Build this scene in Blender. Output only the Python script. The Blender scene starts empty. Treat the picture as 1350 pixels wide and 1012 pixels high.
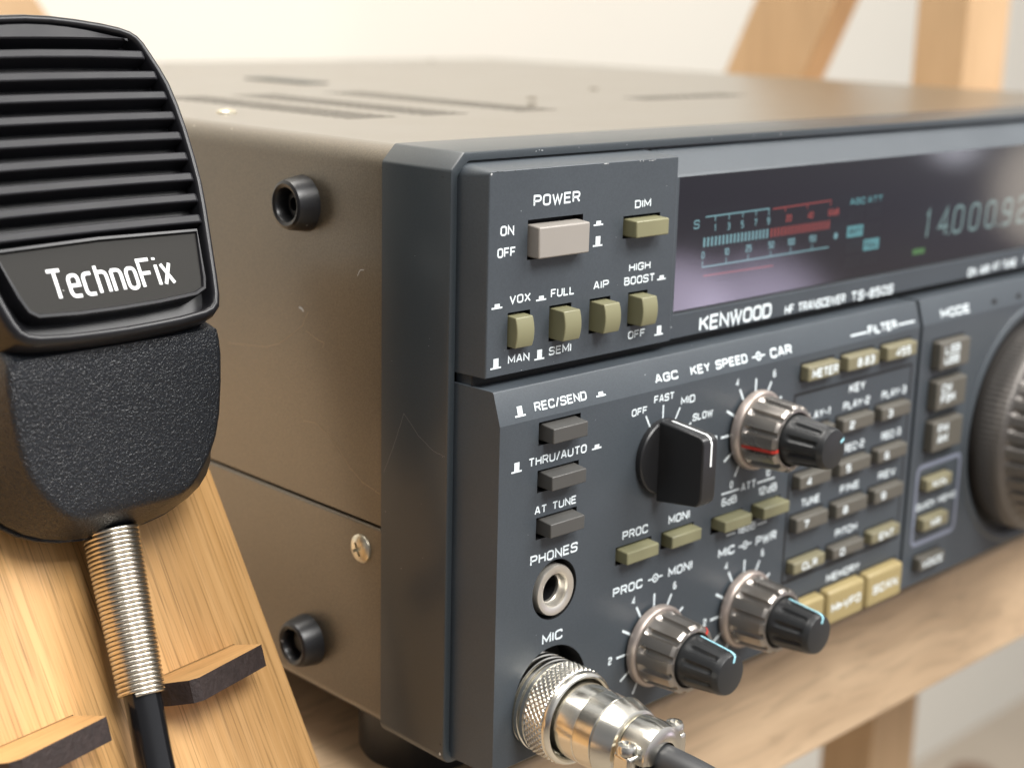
import bpy, bmesh, math, random
from mathutils import Vector, Matrix
random.seed(7)
S = 0.001                      # everything below is written in millimetres
sc = bpy.context.scene
COL = sc.collection
V = Vector
R = math.radians

# ------------------------------------------------------------------ camera
cd = bpy.data.cameras.new('camera')
cam = bpy.data.objects.new('camera', cd); COL.objects.link(cam)
yaw, pit, roll = R(45.40773), R(14.06493), R(1.39829)
d = V((math.cos(yaw)*math.cos(pit), math.sin(yaw)*math.cos(pit), -math.sin(pit)))
r0 = V((math.sin(yaw), -math.cos(yaw), 0)); u0 = r0.cross(d)
rr = math.cos(roll)*r0 + math.sin(roll)*u0; uu = -math.sin(roll)*r0 + math.cos(roll)*u0
M = Matrix((rr, uu, -d)).transposed().to_4x4(); M.translation = V((-183.46, -202.856, 146.408))*S
cam.matrix_world = M
cd.sensor_width = 36; cd.lens = 2012.275/1350*36
cd.clip_start = 0.005; cd.clip_end = 60
cd.dof.use_dof = True; cd.dof.focus_distance = 0.283; cd.dof.aperture_fstop = 14.3
sc.camera = cam

# ------------------------------------------------------------------ world (the daylit room round the bench)
w = bpy.data.worlds.new('World'); sc.world = w; w.use_nodes = True
nt = w.node_tree; nt.nodes.clear(); L_ = nt.links.new
out = nt.nodes.new('ShaderNodeOutputWorld'); bg = nt.nodes.new('ShaderNodeBackground')
tc = nt.nodes.new('ShaderNodeTexCoord'); sep = nt.nodes.new('ShaderNodeSeparateXYZ')
mr = nt.nodes.new('ShaderNodeMapRange'); mr.inputs[1].default_value = -1; mr.inputs[2].default_value = 1
rp = nt.nodes.new('ShaderNodeValToRGB'); cr = rp.color_ramp
L_(tc.outputs['Generated'], sep.inputs[0]); L_(sep.outputs[2], mr.inputs[0]); L_(mr.outputs[0], rp.inputs[0])
stops = [(0.0, (.30, .22, .15)), (.36, (.40, .31, .23)), (.44, (.27, .255, .31)), (.50, (.50, .49, .50)),
         (.60, (.66, .67, .71)), (.74, (.60, .61, .64)), (1.0, (.72, .71, .70))]
for i, (pos, c) in enumerate(stops):
    e = cr.elements[i] if i < 2 else cr.elements.new(pos)
    e.position = pos; e.color = (*c, 1)
prev = rp.outputs[0]
def glow(az, el, rad_in, rad_out, col):            # a bright window / curtain of the room, as a soft spot in the sky map
    global prev
    v = (math.cos(R(el))*math.cos(R(az)), math.cos(R(el))*math.sin(R(az)), math.sin(R(el)))
    dp = nt.nodes.new('ShaderNodeVectorMath'); dp.operation = 'DOT_PRODUCT'; dp.inputs[1].default_value = v
    L_(tc.outputs['Generated'], dp.inputs[0])
    m = nt.nodes.new('ShaderNodeMapRange'); m.interpolation_type = 'SMOOTHSTEP'
    m.inputs[1].default_value = math.cos(R(rad_out)); m.inputs[2].default_value = math.cos(R(rad_in))
    L_(dp.outputs['Value'], m.inputs[0])
    mx = nt.nodes.new('ShaderNodeMix'); mx.data_type = 'RGBA'; mx.blend_type = 'ADD'
    L_(m.outputs[0], mx.inputs[0]); L_(prev, mx.inputs[6]); mx.inputs[7].default_value = (*col, 1)
    prev = mx.outputs[2]
glow(-39.2, -11.0, .2, 2.4, (2.2, 1.95, 2.6))
glow(-36.0, -11.5, .4, 3.2, (1.9, 1.7, 2.3))
glow(-29.6, -4.4, .1, 1.2, (1.7, 1.7, 1.9))
glow(-26.0, -6.0, 1.2, 2.6, (1.3, 1.15, .95))
# the room is dimmer on the left of the bench than in front of it
lm = nt.nodes.new('ShaderNodeMapRange'); lm.interpolation_type = 'SMOOTHSTEP'; lm.inputs[1].default_value = -.9; lm.inputs[2].default_value = .35
lm.inputs[3].default_value = .30; lm.inputs[4].default_value = 1.0; L_(sep.outputs[0], lm.inputs[0])
vs = nt.nodes.new('ShaderNodeVectorMath'); vs.operation = 'SCALE'; L_(prev, vs.inputs[0]); L_(lm.outputs[0], vs.inputs['Scale']); prev = vs.outputs[0]
L_(prev, bg.inputs[0]); bg.inputs[1].default_value = 1.15
L_(bg.outputs[0], out.inputs[0])

# ------------------------------------------------------------------ lamps (ceiling lights of the room)
def area(name, loc, target, size, power, col):
    l = bpy.data.lights.new(name, 'AREA'); l.shape = 'RECTANGLE'; l.size = size[0]*S; l.size_y = size[1]*S
    l.energy = power; l.color = col
    o = bpy.data.objects.new(name, l); COL.objects.link(o); o.location = V(loc)*S
    o.rotation_euler = (V(target) - V(loc)).to_track_quat('-Z', 'Y').to_euler()
area('ceiling_lamp', (-140, -950, 1300), (80, 0, 60), (600, 600), 26, (1, .98, .95))
area('ceiling_lamp', (850, -750, 1150), (80, 0, 60), (700, 700), 20, (1, .98, .95))
area('ceiling_lamp', (60, 420, 1500), (60, 150, 60), (700, 500), 13, (1, .96, .90))
area('ceiling_lamp', (-520, 260, 1600), (0, 150, 60), (600, 600), 8, (1, .96, .91))
area('ceiling_lamp', (1400, -300, 1700), (1000, 900, 0), (700, 700), 13, (1, .96, .89))

sc.view_settings.view_transform = 'Standard'; sc.view_settings.look = 'None'
sc.view_settings.gamma = 1; sc.view_settings.use_curve_mapping = False
sc.view_settings.exposure = 0.0
sc.render.engine = 'CYCLES'
sc.cycles.use_denoising = True
sc.cycles.max_bounces = 8; sc.cycles.caustics_reflective = False; sc.cycles.caustics_refractive = False
sc.cycles.sample_clamp_indirect = 4

# ------------------------------------------------------------------ materials
def srgb(r, g, b):
    f = lambda c: (c/255/12.92 if c/255 <= .04045 else ((c/255+.055)/1.055)**2.4)
    return (f(r), f(g), f(b))
def mat(name, col, rough=.5, metal=0, var=0, vscale=60, bump=0, bscale=800, spec=.5, specks=None, coat=0, bdist=.0004, detail=4, voro=False, speckcol=(.6,.6,.6), crough=.22, grain=0):
    m = bpy.data.materials.new(name); m.use_nodes = True
    n = m.node_tree; b = n.nodes['Principled BSDF']; l = n.links.new
    b.inputs['Base Color'].default_value = (*col, 1); b.inputs['Roughness'].default_value = rough
    b.inputs['Metallic'].default_value = metal; b.inputs['Specular IOR Level'].default_value = spec
    b.inputs['Coat Weight'].default_value = coat; b.inputs['Coat Roughness'].default_value = crough
    t = n.nodes.new('ShaderNodeTexCoord'); csrc = None
    if var:
        nz = n.nodes.new('ShaderNodeTexNoise'); nz.inputs['Scale'].default_value = vscale; nz.inputs['Detail'].default_value = 5
        l(t.outputs['Object'], nz.inputs['Vector'])
        mx = n.nodes.new('ShaderNodeMix'); mx.data_type = 'RGBA'
        mx.inputs[6].default_value = (*[c*(1-var) for c in col], 1); mx.inputs[7].default_value = (*[min(1, c*(1+var)) for c in col], 1)
        l(nz.outputs[0], mx.inputs[0]); l(mx.outputs[2], b.inputs['Base Color']); csrc = mx.outputs[2]
        rm = n.nodes.new('ShaderNodeMapRange'); rm.inputs[3].default_value = max(0, rough-.07); rm.inputs[4].default_value = min(1, rough+.09)
        l(nz.outputs[0], rm.inputs[0]); l(rm.outputs[0], b.inputs['Roughness'])
    if grain:                                      # fine texture of sprayed paint / moulded plastic
        gz = n.nodes.new('ShaderNodeTexNoise'); gz.inputs['Scale'].default_value = 2600; gz.inputs['Detail'].default_value = 2
        l(t.outputs['Object'], gz.inputs['Vector'])
        gm = n.nodes.new('ShaderNodeMapRange'); gm.inputs[1].default_value = .3; gm.inputs[2].default_value = .7
        gm.inputs[3].default_value = 1-grain; gm.inputs[4].default_value = 1+grain; l(gz.outputs[0], gm.inputs[0])
        gs = n.nodes.new('ShaderNodeVectorMath'); gs.operation = 'SCALE'; l(csrc, gs.inputs[0]); l(gm.outputs[0], gs.inputs['Scale'])
        csrc = gs.outputs[0]; l(csrc, b.inputs['Base Color'])
    if specks:                                     # dust specks and tiny chips: (cell scale, radius, density)
        vo = n.nodes.new('ShaderNodeTexVoronoi'); vo.inputs['Scale'].default_value = specks[0]
        l(t.outputs['Object'], vo.inputs['Vector'])
        sx = n.nodes.new('ShaderNodeSeparateColor'); l(vo.outputs['Color'], sx.inputs[0])
        a = n.nodes.new('ShaderNodeMath'); a.operation = 'MULTIPLY'; l(sx.outputs[1], a.inputs[0]); a.inputs[1].default_value = specks[1]
        lt = n.nodes.new('ShaderNodeMath'); lt.operation = 'LESS_THAN'; l(vo.outputs['Distance'], lt.inputs[0]); l(a.outputs[0], lt.inputs[1])
        dn = n.nodes.new('ShaderNodeMath'); dn.operation = 'LESS_THAN'; l(sx.outputs[0], dn.inputs[0]); dn.inputs[1].default_value = specks[2]
        mu = n.nodes.new('ShaderNodeMath'); mu.operation = 'MULTIPLY'; l(lt.outputs[0], mu.inputs[0]); l(dn.outputs[0], mu.inputs[1])
        m2 = n.nodes.new('ShaderNodeMix'); m2.data_type = 'RGBA'
        l(mu.outputs[0], m2.inputs[0])
        if csrc: l(csrc, m2.inputs[6])
        else: m2.inputs[6].default_value = (*col, 1)
        m2.inputs[7].default_value = (*speckcol, 1); l(m2.outputs[2], b.inputs['Base Color'])
    if bump:
        if voro:
            nb = n.nodes.new('ShaderNodeTexVoronoi'); nb.feature = 'SMOOTH_F1'; nb.inputs['Scale'].default_value = bscale
            nb.inputs['Smoothness'].default_value = .7
            wz = n.nodes.new('ShaderNodeTexNoise'); wz.inputs['Scale'].default_value = bscale*.5; l(t.outputs['Object'], wz.inputs['Vector'])
            av = n.nodes.new('ShaderNodeVectorMath'); av.operation = 'MULTIPLY_ADD'; av.inputs[1].default_value = (.0012,)*3
            l(wz.outputs['Color'], av.inputs[0]); l(t.outputs['Object'], av.inputs[2]); l(av.outputs[0], nb.inputs['Vector'])
            h = nb.outputs['Distance']
        else:
            nb = n.nodes.new('ShaderNodeTexNoise'); nb.inputs['Scale'].default_value = bscale; nb.inputs['Detail'].default_value = detail
            l(t.outputs['Object'], nb.inputs['Vector']); h = nb.outputs[0]
        bp = n.nodes.new('ShaderNodeBump'); bp.inputs['Strength'].default_value = bump; bp.inputs['Distance'].default_value = bdist
        l(h, bp.inputs['Height']); l(bp.outputs[0], b.inputs['Normal'])
    return m
def wood(name, light, dark, axis, stretch=14, scale=220, rough=.5, strips=None, knots=False, fine=.5):
    """pale timber: fine streaks drawn out along one axis of the object, broad tone bands, optional glued strips"""
    m = bpy.data.materials.new(name); m.use_nodes = True
    n = m.node_tree; b = n.nodes['Principled BSDF']; l = n.links.new
    t = n.nodes.new('ShaderNodeTexCoord'); mp = n.nodes.new('ShaderNodeMapping')
    s = [1, 1, 1]; s[axis] = 1/stretch; mp.inputs['Scale'].default_value = s
    l(t.outputs['Object'], mp.inputs['Vector'])
    vec = mp.outputs[0]
    if knots:
        kn = n.nodes.new('ShaderNodeTexNoise'); kn.inputs['Scale'].default_value = 14; kn.inputs['Detail'].default_value = 1; l(t.outputs['Object'], kn.inputs['Vector'])
        ad = n.nodes.new('ShaderNodeVectorMath'); ad.operation = 'MULTIPLY_ADD'; ad.inputs[1].default_value = (.02, .02, .02)
        l(kn.outputs['Color'], ad.inputs[0]); l(vec, ad.inputs[2]); vec = ad.outputs[0]
    n1 = n.nodes.new('ShaderNodeTexNoise'); n1.inputs['Scale'].default_value = scale; n1.inputs['Detail'].default_value = 6; n1.inputs['Roughness'].default_value = .65
    n2 = n.nodes.new('ShaderNodeTexNoise'); n2.inputs['Scale'].default_value = scale*3.4; n2.inputs['Detail'].default_value = 3
    l(vec, n1.inputs['Vector']); l(vec, n2.inputs['Vector'])
    r1 = n.nodes.new('ShaderNodeMapRange'); r1.inputs[1].default_value = .32; r1.inputs[2].default_value = .7; l(n1.outputs[0], r1.inputs[0])
    r2 = n.nodes.new('ShaderNodeMapRange'); r2.inputs[1].default_value = .52; r2.inputs[2].default_value = .68; l(n2.outputs[0], r2.inputs[0])
    mx = n.nodes.new('ShaderNodeMix'); mx.data_type = 'RGBA'; mx.inputs[6].default_value = (*light, 1); mx.inputs[7].default_value = (*dark, 1)
    l(r1.outputs[0], mx.inputs[0])
    m2 = n.nodes.new('ShaderNodeMix'); m2.data_type = 'RGBA'; m2.inputs[7].default_value = (*[c*.62 for c in dark], 1)
    ff = n.nodes.new('ShaderNodeMath'); ff.operation = 'MULTIPLY'; ff.inputs[1].default_value = fine; l(r2.outputs[0], ff.inputs[0])
    l(ff.outputs[0], m2.inputs[0]); l(mx.outputs[2], m2.inputs[6])
    last = m2.outputs[2]
    if strips:                                    # glued laminated strips of slightly different tone
        sp = n.nodes.new('ShaderNodeSeparateXYZ'); l(t.outputs['Object'], sp.inputs[0])
        dv = n.nodes.new('ShaderNodeMath'); dv.operation = 'MULTIPLY'; dv.inputs[1].default_value = 1/(strips[1]*S); l(sp.outputs[strips[0]], dv.inputs[0])
        fl = n.nodes.new('ShaderNodeMath'); fl.operation = 'FLOOR'; l(dv.outputs[0], fl.inputs[0])
        wn = n.nodes.new('ShaderNodeTexWhiteNoise'); wn.noise_dimensions = '1D'; l(fl.outputs[0], wn.inputs['W'])
        mr_ = n.nodes.new('ShaderNodeMapRange'); mr_.inputs[3].default_value = .80; mr_.inputs[4].default_value = 1.12; l(wn.outputs['Value'], mr_.inputs[0])
        vm = n.nodes.new('ShaderNodeVectorMath'); vm.operation = 'SCALE'; l(last, vm.inputs[0]); l(mr_.outputs[0], vm.inputs['Scale']); last = vm.outputs[0]
    l(last, b.inputs['Base Color']); b.inputs['Roughness'].default_value = rough
    bp = n.nodes.new('ShaderNodeBump'); bp.inputs['Strength'].default_value = .15; bp.inputs['Distance'].default_value = .0002
    l(n2.outputs[0], bp.inputs['Height']); l(bp.outputs[0], b.inputs['Normal'])
    return m
def emit(name, col, s, rough=.3):
    m = bpy.data.materials.new(name); m.use_nodes = True; b = m.node_tree.nodes['Principled BSDF']
    b.inputs['Base Color'].default_value = (*[c*.05 for c in col], 1); b.inputs['Emission Color'].default_value = (*col, 1)
    b.inputs['Emission Strength'].default_value = s; b.inputs['Roughness'].default_value = rough
    return m
def glass(name):
    m = bpy.data.materials.new(name); m.use_nodes = True; n = m.node_tree; n.nodes.clear(); l = n.links.new
    o = n.nodes.new('ShaderNodeOutputMaterial'); mx = n.nodes.new('ShaderNodeMixShader')
    tr = n.nodes.new('ShaderNodeBsdfTransparent'); tr.inputs[0].default_value = (.62, .62, .66, 1)
    gl = n.nodes.new('ShaderNodeBsdfGlossy'); gl.inputs['Roughness'].default_value = .06; gl.inputs[0].default_value = (1, 1, 1, 1)
    fr = n.nodes.new('ShaderNodeFresnel'); fr.inputs[0].default_value = 1.62
    mu = n.nodes.new('ShaderNodeMath'); mu.operation = 'MULTIPLY_ADD'; mu.inputs[1].default_value = 1.3; mu.inputs[2].default_value = .02
    l(fr.outputs[0], mu.inputs[0])
    l(mu.outputs[0], mx.inputs[0]); l(tr.outputs[0], mx.inputs[1]); l(gl.outputs[0], mx.inputs[2]); l(mx.outputs[0], o.inputs[0])
    return m

M_ = dict(
    case=mat('bronze_metallic_paint', (.122, .098, .066), .40, .6, coat=.9, crough=.28, var=.18, vscale=38, bump=.22, bscale=2400, bdist=.0002, specks=(380, .10, .14), speckcol=(.42, .38, .30), grain=.22),
    panel=mat('slate_plastic', (.056, .067, .078), .42, 0, var=.14, vscale=55, bump=.05, bscale=3000, bdist=.0002, specks=(330, .080, .15), speckcol=(.42, .45, .47), grain=.08),
    frame=mat('dark_slate_plastic', (.027, .035, .041), .38, 0, coat=.45, crough=.24, var=.12, vscale=50, bump=.05, bscale=2600, bdist=.0002, specks=(300, .072, .16), speckcol=(.40, .40, .40), grain=.10),
    well=mat('black_slot', (.006, .006, .007), .6),
    print_=mat('white_ink', (.82, .90, .93), .6, var=.06, vscale=900),
    olive=mat('olive_plastic', (.225, .215, .122), .42, 0, var=.12, vscale=90, specks=(420, .10, .04), speckcol=(.6, .6, .5)),
    beige=mat('warm_grey_plastic', (.32, .295, .265), .42, 0, var=.05, vscale=90, specks=(420, .10, .05), speckcol=(.7, .65, .6)),
    char=mat('charcoal_plastic', (.075, .073, .068), .42, 0, var=.08, vscale=120, specks=(420, .12, .10), speckcol=(.3, .3, .3)),
    tan=mat('tan_plastic', (.205, .185, .112), .45, 0, var=.12, vscale=70),
    taupe=mat('taupe_plastic', (.105, .097, .080), .45, 0, var=.14, vscale=70),
    gold=mat('golden_tan_plastic', (.35, .275, .125), .45, 0, var=.12, vscale=70),
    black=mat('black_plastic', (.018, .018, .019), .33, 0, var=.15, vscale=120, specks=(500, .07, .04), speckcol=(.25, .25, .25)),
    knob=mat('dark_rubber_plastic', (.021, .022, .023), .36, 0, var=.15, vscale=150),
    knobm=mat('satin_taupe_metal', (.36, .33, .30), .28, .85, var=.05, vscale=150),
    knobf=mat('pale_taupe_metal', (.50, .43, .385), .36, .7, var=.05, vscale=150),
    nickel=mat('nickel_plate', (.80, .77, .69), .20, 1, var=.07, vscale=160, bump=.03, bscale=900, bdist=.0003),
    steel=mat('spring_steel', (.70, .65, .56), .26, 1),
    jack=mat('jack_metal', (.80, .76, .68), .30, .8, var=.05, vscale=200),
    rubber=mat('black_rubber', (.013, .013, .014), .33, 0, var=.3, vscale=160, specks=(420, .14, .12), speckcol=(.22, .22, .22)),
    red=mat('red_paint', (.62, .05, .035), .45), blue=mat('pale_blue_paint', (.36, .70, .80), .45), white=mat('white_paint', (.85, .87, .86), .45),
    head=mat('satin_black_plastic', (.012, .012, .014), .30, 0, var=.15, vscale=80, spec=.38, specks=(300, .06, .04), speckcol=(.35, .35, .35)),
    slat=mat('matt_black_plastic', (.012, .012, .015), .46, 0, spec=.30, var=.15, vscale=90, specks=(300, .07, .18), speckcol=(.5, .5, .5)),
    leather=mat('grained_black_plastic', (.0125, .0145, .018), .28, 0, bump=.85, bscale=2800, bdist=.00022, voro=True),
    badge=mat('badge_plate', (.019, .018, .016), .6, 0, spec=.2, specks=(420, .14, .10), speckcol=(.45, .45, .42)),
    cable=mat('black_cable_jacket', (.008, .008, .009), .16),
    gcable=mat('grey_cable_jacket', (.045, .046, .048), .42),
    bamboo=wood('bamboo', (.68, .40, .165), (.52, .285, .10), 2, stretch=45, scale=560, rough=.45, strips=(0, 6.5), fine=.9),
    bamboop=wood('bamboo_peg', (.66, .395, .165), (.52, .295, .115), 0, stretch=16, scale=420, rough=.5, fine=.5),
    charred=mat('charred_edge', (.028, .018, .016), .62, 0, var=.55, vscale=700, bump=.5, bscale=1200, bdist=.0004),
    pine=wood('pine', (.70, .51, .325), (.52, .365, .225), 0, stretch=13, scale=110, rough=.5, knots=True, fine=.4),
    pinev=wood('pine_upright', (.60, .41, .235), (.50, .33, .18), 2, stretch=9, scale=60, rough=.6, fine=.2),
    wall=mat('white_wall_paint', (.70, .675, .61), .85, var=.02, vscale=3),
    floor=mat('pale_floor', (.42, .36, .29), .6, var=.1, vscale=6),
    brown=mat('brown_wood', (.13, .08, .05), .6),
    glass=glass('dark_display_glass'),
    vfd=mat('display_backing', (.020, .020, .030), .5, 0, var=.06, vscale=60),
    cell=mat('display_cell', (.035, .045, .048), .5),
    cy=emit('lit_cyan', (.30, .85, .86), .62), cyd=emit('lit_pale_cyan', (.38, .74, .76), .80), rd=emit('lit_red', (.95, .16, .12), .55),
    dig=emit('lit_digit', (.45, .70, .64), .62), gr=emit('lit_green', (.35, .95, .25), .35),
    screw=mat('screw_steel', (.72, .66, .52), .30, .95, var=.15, vscale=300),
    scratch=mat('scratch_mark', (.36, .29, .20), .5, .2), chip=mat('bare_chip', (.55, .56, .56), .5), dchip=mat('dark_chip', (.008, .008, .009), .6),
    patch=mat('dark_plate', (.035, .040, .036), .5),
)

# ------------------------------------------------------------------ mesh building
X, Y, Z = V((1, 0, 0)), V((0, 1, 0)), V((0, 0, 1))
class Fr:                                        # a working plane: O + a*A + b*B + c*N, A x B = N (outwards)
    def __init__(s, O, A, B, N): s.O, s.A, s.B, s.N = V(O), V(A), V(B), V(N)
    def __call__(s, a, b, c=0): return s.O + s.A*a + s.B*b + s.N*c
def front(y): return Fr((0, y, 0), X, Z, -Y)
class MB:
    def __init__(s): s.v, s.f, s.m = [], [], []
    def add(s, vs, fs, mi=0):
        o = len(s.v); s.v += [V(p) for p in vs]
        s.f += [tuple(o+i for i in f) for f in fs]; s.m += [mi]*len(fs)
    def box(s, x0, x1, y0, y1, z0, z1, mi=0, F=None):
        P = [(x, y, z) for x in (x0, x1) for y in (y0, y1) for z in (z0, z1)]
        if F: P = [F(*p) for p in P]
        s.add(P, [(0, 1, 3, 2), (4, 6, 7, 5), (0, 4, 5, 1), (2, 3, 7, 6), (0, 2, 6, 4), (1, 5, 7, 3)], mi)
    def loft(s, loops, cap0=False, cap1=False, mi=0):
        n = len(loops[0]); vs = [p for lp in loops for p in lp]; fs = []
        for k in range(len(loops)-1):
            for i in range(n):
                j = (i+1) % n; fs.append((k*n+i, k*n+j, (k+1)*n+j, (k+1)*n+i))
        if cap0: fs.append(tuple(range(n))[::-1])
        if cap1: fs.append(tuple((len(loops)-1)*n+i for i in range(n)))
        s.add(vs, fs, mi)
    def lathe(s, F, a, b, prof, n=64, cap0=False, cap1=True, mod=None, mi=0):
        loops = []
        for (rad, c) in prof:
            lp = []
            for i in range(n):
                t = 2*math.pi*i/n; q = rad - (mod(t, c) if mod else 0)
                lp.append(F(a+q*math.cos(t), b+q*math.sin(t), c))
            loops.append(lp)
        s.loft(loops, cap0, cap1, mi)
    def tube(s, pts, rad, n=10, cap=True, mi=0):
        loops = []; up = None
        for i, p in enumerate(pts):
            t = (V(pts[min(i+1, len(pts)-1)]) - V(pts[max(i-1, 0)])).normalized()
            if up is None: up = t.orthogonal().normalized()
            up = (up - t*up.dot(t)).normalized(); sd = t.cross(up)
            q = rad[i] if isinstance(rad, (list, tuple)) else rad
            loops.append([V(p) + up*q*math.cos(2*math.pi*k/n) + sd*q*math.sin(2*math.pi*k/n) for k in range(n)])
        s.loft(loops, cap, cap, mi)
    def ribbon(s, F, pts, hw, closed=False, c=0, mi=0):
        pts = [V((p[0], p[1])) for p in pts]; n = len(pts); Lf, Rt = [], []
        for i in range(n):
            a = pts[i-1] if (i or closed) else None; b = pts[(i+1) % n] if (i < n-1 or closed) else None
            t1 = (pts[i]-a).normalized() if a is not None and (pts[i]-a).length > 1e-9 else None
            t2 = (b-pts[i]).normalized() if b is not None and (b-pts[i]).length > 1e-9 else None
            t1 = t1 or t2; t2 = t2 or t1
            n1, n2 = V((-t1.y, t1.x)), V((-t2.y, t2.x)); mv = (n1+n2)
            mv = mv.normalized() if mv.length > 1e-6 else n1
            k = min(1/max(mv.dot(n1), .35), 2.2)
            Lf.append(pts[i]+mv*hw*k); Rt.append(pts[i]-mv*hw*k)
        vs = [F(p.x, p.y, c) for p in Lf] + [F(p.x, p.y, c) for p in Rt]
        s.add(vs, [(i, n+i, n+(i+1) % n, (i+1) % n) for i in range(n if closed else n-1)], mi)
    def poly(s, F, pts, c=0, mi=0): s.add([F(p[0], p[1], c) for p in pts], [tuple(range(len(pts)))], mi)
    def prism(s, F, pts, c0, c1, mi=0, side=None):
        n = len(pts)
        s.add([F(p[0], p[1], c0) for p in pts] + [F(p[0], p[1], c1) for p in pts], [tuple(range(n))[::-1], tuple(range(n, 2*n))], mi)
        s.add([F(p[0], p[1], c0) for p in pts] + [F(p[0], p[1], c1) for p in pts],
              [(i, (i+1) % n, n+(i+1) % n, n+i) for i in range(n)], mi if side is None else side)
    def build(s, name, mats, parent=None, smooth=None, bevel=None, weld=True, sub=0, local=None):
        me = bpy.data.meshes.new(name)
        off = V((0, 0, 0))
        p = parent
        while p is not None: off = off + V(p.location); p = p.parent
        pv = [q*S - off for q in s.v] if local is None else [local(q) for q in s.v]
        me.from_pydata([tuple(q) for q in pv], [], s.f)
        for m in (mats if isinstance(mats, (list, tuple)) else [mats]): me.materials.append(m)
        me.polygons.foreach_set('material_index', s.m)
        bm = bmesh.new(); bm.from_mesh(me)
        if weld: bmesh.ops.remove_doubles(bm, verts=bm.verts, dist=1e-7)
        bmesh.ops.recalc_face_normals(bm, faces=bm.faces) if smooth is not None or bevel else None
        bm.to_mesh(me); bm.free()
        if smooth is not None:
            me.shade_smooth(); me.set_sharp_from_angle(angle=R(smooth))
        o = bpy.data.objects.new(name, me); COL.objects.link(o); o.parent = parent
        if bevel:
            b = o.modifiers.new('bevel', 'BEVEL'); b.width = bevel[0]*S; b.segments = bevel[1]; b.limit_method = 'ANGLE'; b.angle_limit = R(35)
            b.harden_normals = False
        if sub:
            q = o.modifiers.new('sub', 'SUBSURF'); q.levels = sub; q.render_levels = sub
        return o
def thing(name, label, cat, loc):
    o = bpy.data.objects.new(name, None); COL.objects.link(o); o.location = V(loc)*S
    o['label'] = label; o['category'] = cat; o.empty_display_size = .01
    return o
def holed(mb, F, a0, a1, b0, b1, rects=(), circles=(), mi=0, wmi=1, nseg=48):
    """flat sheet with rectangular and round wells sunk into it: rects (a0,a1,b0,b1,depth), circles (a,b,r,depth)"""
    ca = sorted(set([a0, a1] + [q for r in rects for q in r[:2]] + [q for c in circles for q in (c[0]-c[2]-.4, c[0]+c[2]+.4)]))
    cb = sorted(set([b0, b1] + [q for r in rects for q in r[2:4]] + [q for c in circles for q in (c[1]-c[2]-.4, c[1]+c[2]+.4)]))
    ca = [q for q in ca if a0 <= q <= a1]; cb = [q for q in cb if b0 <= q <= b1]
    hole = lambda a, b: any(r[0] < a < r[1] and r[2] < b < r[3] for r in rects) or any(abs(a-c[0]) < c[2]+.4 and abs(b-c[1]) < c[2]+.4 for c in circles)
    for i in range(len(ca)-1):
        for j in range(len(cb)-1):
            if not hole((ca[i]+ca[i+1])/2, (cb[j]+cb[j+1])/2):
                mb.add([F(ca[i], cb[j]), F(ca[i+1], cb[j]), F(ca[i+1], cb[j+1]), F(ca[i], cb[j+1])], [(0, 1, 2, 3)], mi)
    for (p, q, s_, t, dep) in rects:
        o = [F(p, s_), F(q, s_), F(q, t), F(p, t)]; k = [F(p, s_, -dep), F(q, s_, -dep), F(q, t, -dep), F(p, t, -dep)]
        mb.add(o+k, [(0, 1, 5, 4), (1, 2, 6, 5), (2, 3, 7, 6), (3, 0, 4, 7), (4, 5, 6, 7)], wmi)
    for (a, b, r, dep) in circles:
        ring, sq = [], []
        for i in range(nseg):
            t = 2*math.pi*i/nseg; c, s_ = math.cos(t), math.sin(t); k = (r+.4)/max(abs(c), abs(s_))
            ring.append((a+r*c, b+r*s_)); sq.append((a+k*c, b+k*s_))
        mb.loft([[F(*p) for p in sq], [F(*p) for p in ring]], mi=mi)
        mb.loft([[F(*p) for p in ring], [F(*p, -dep) for p in ring]], cap1=True, mi=wmi)

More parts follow.
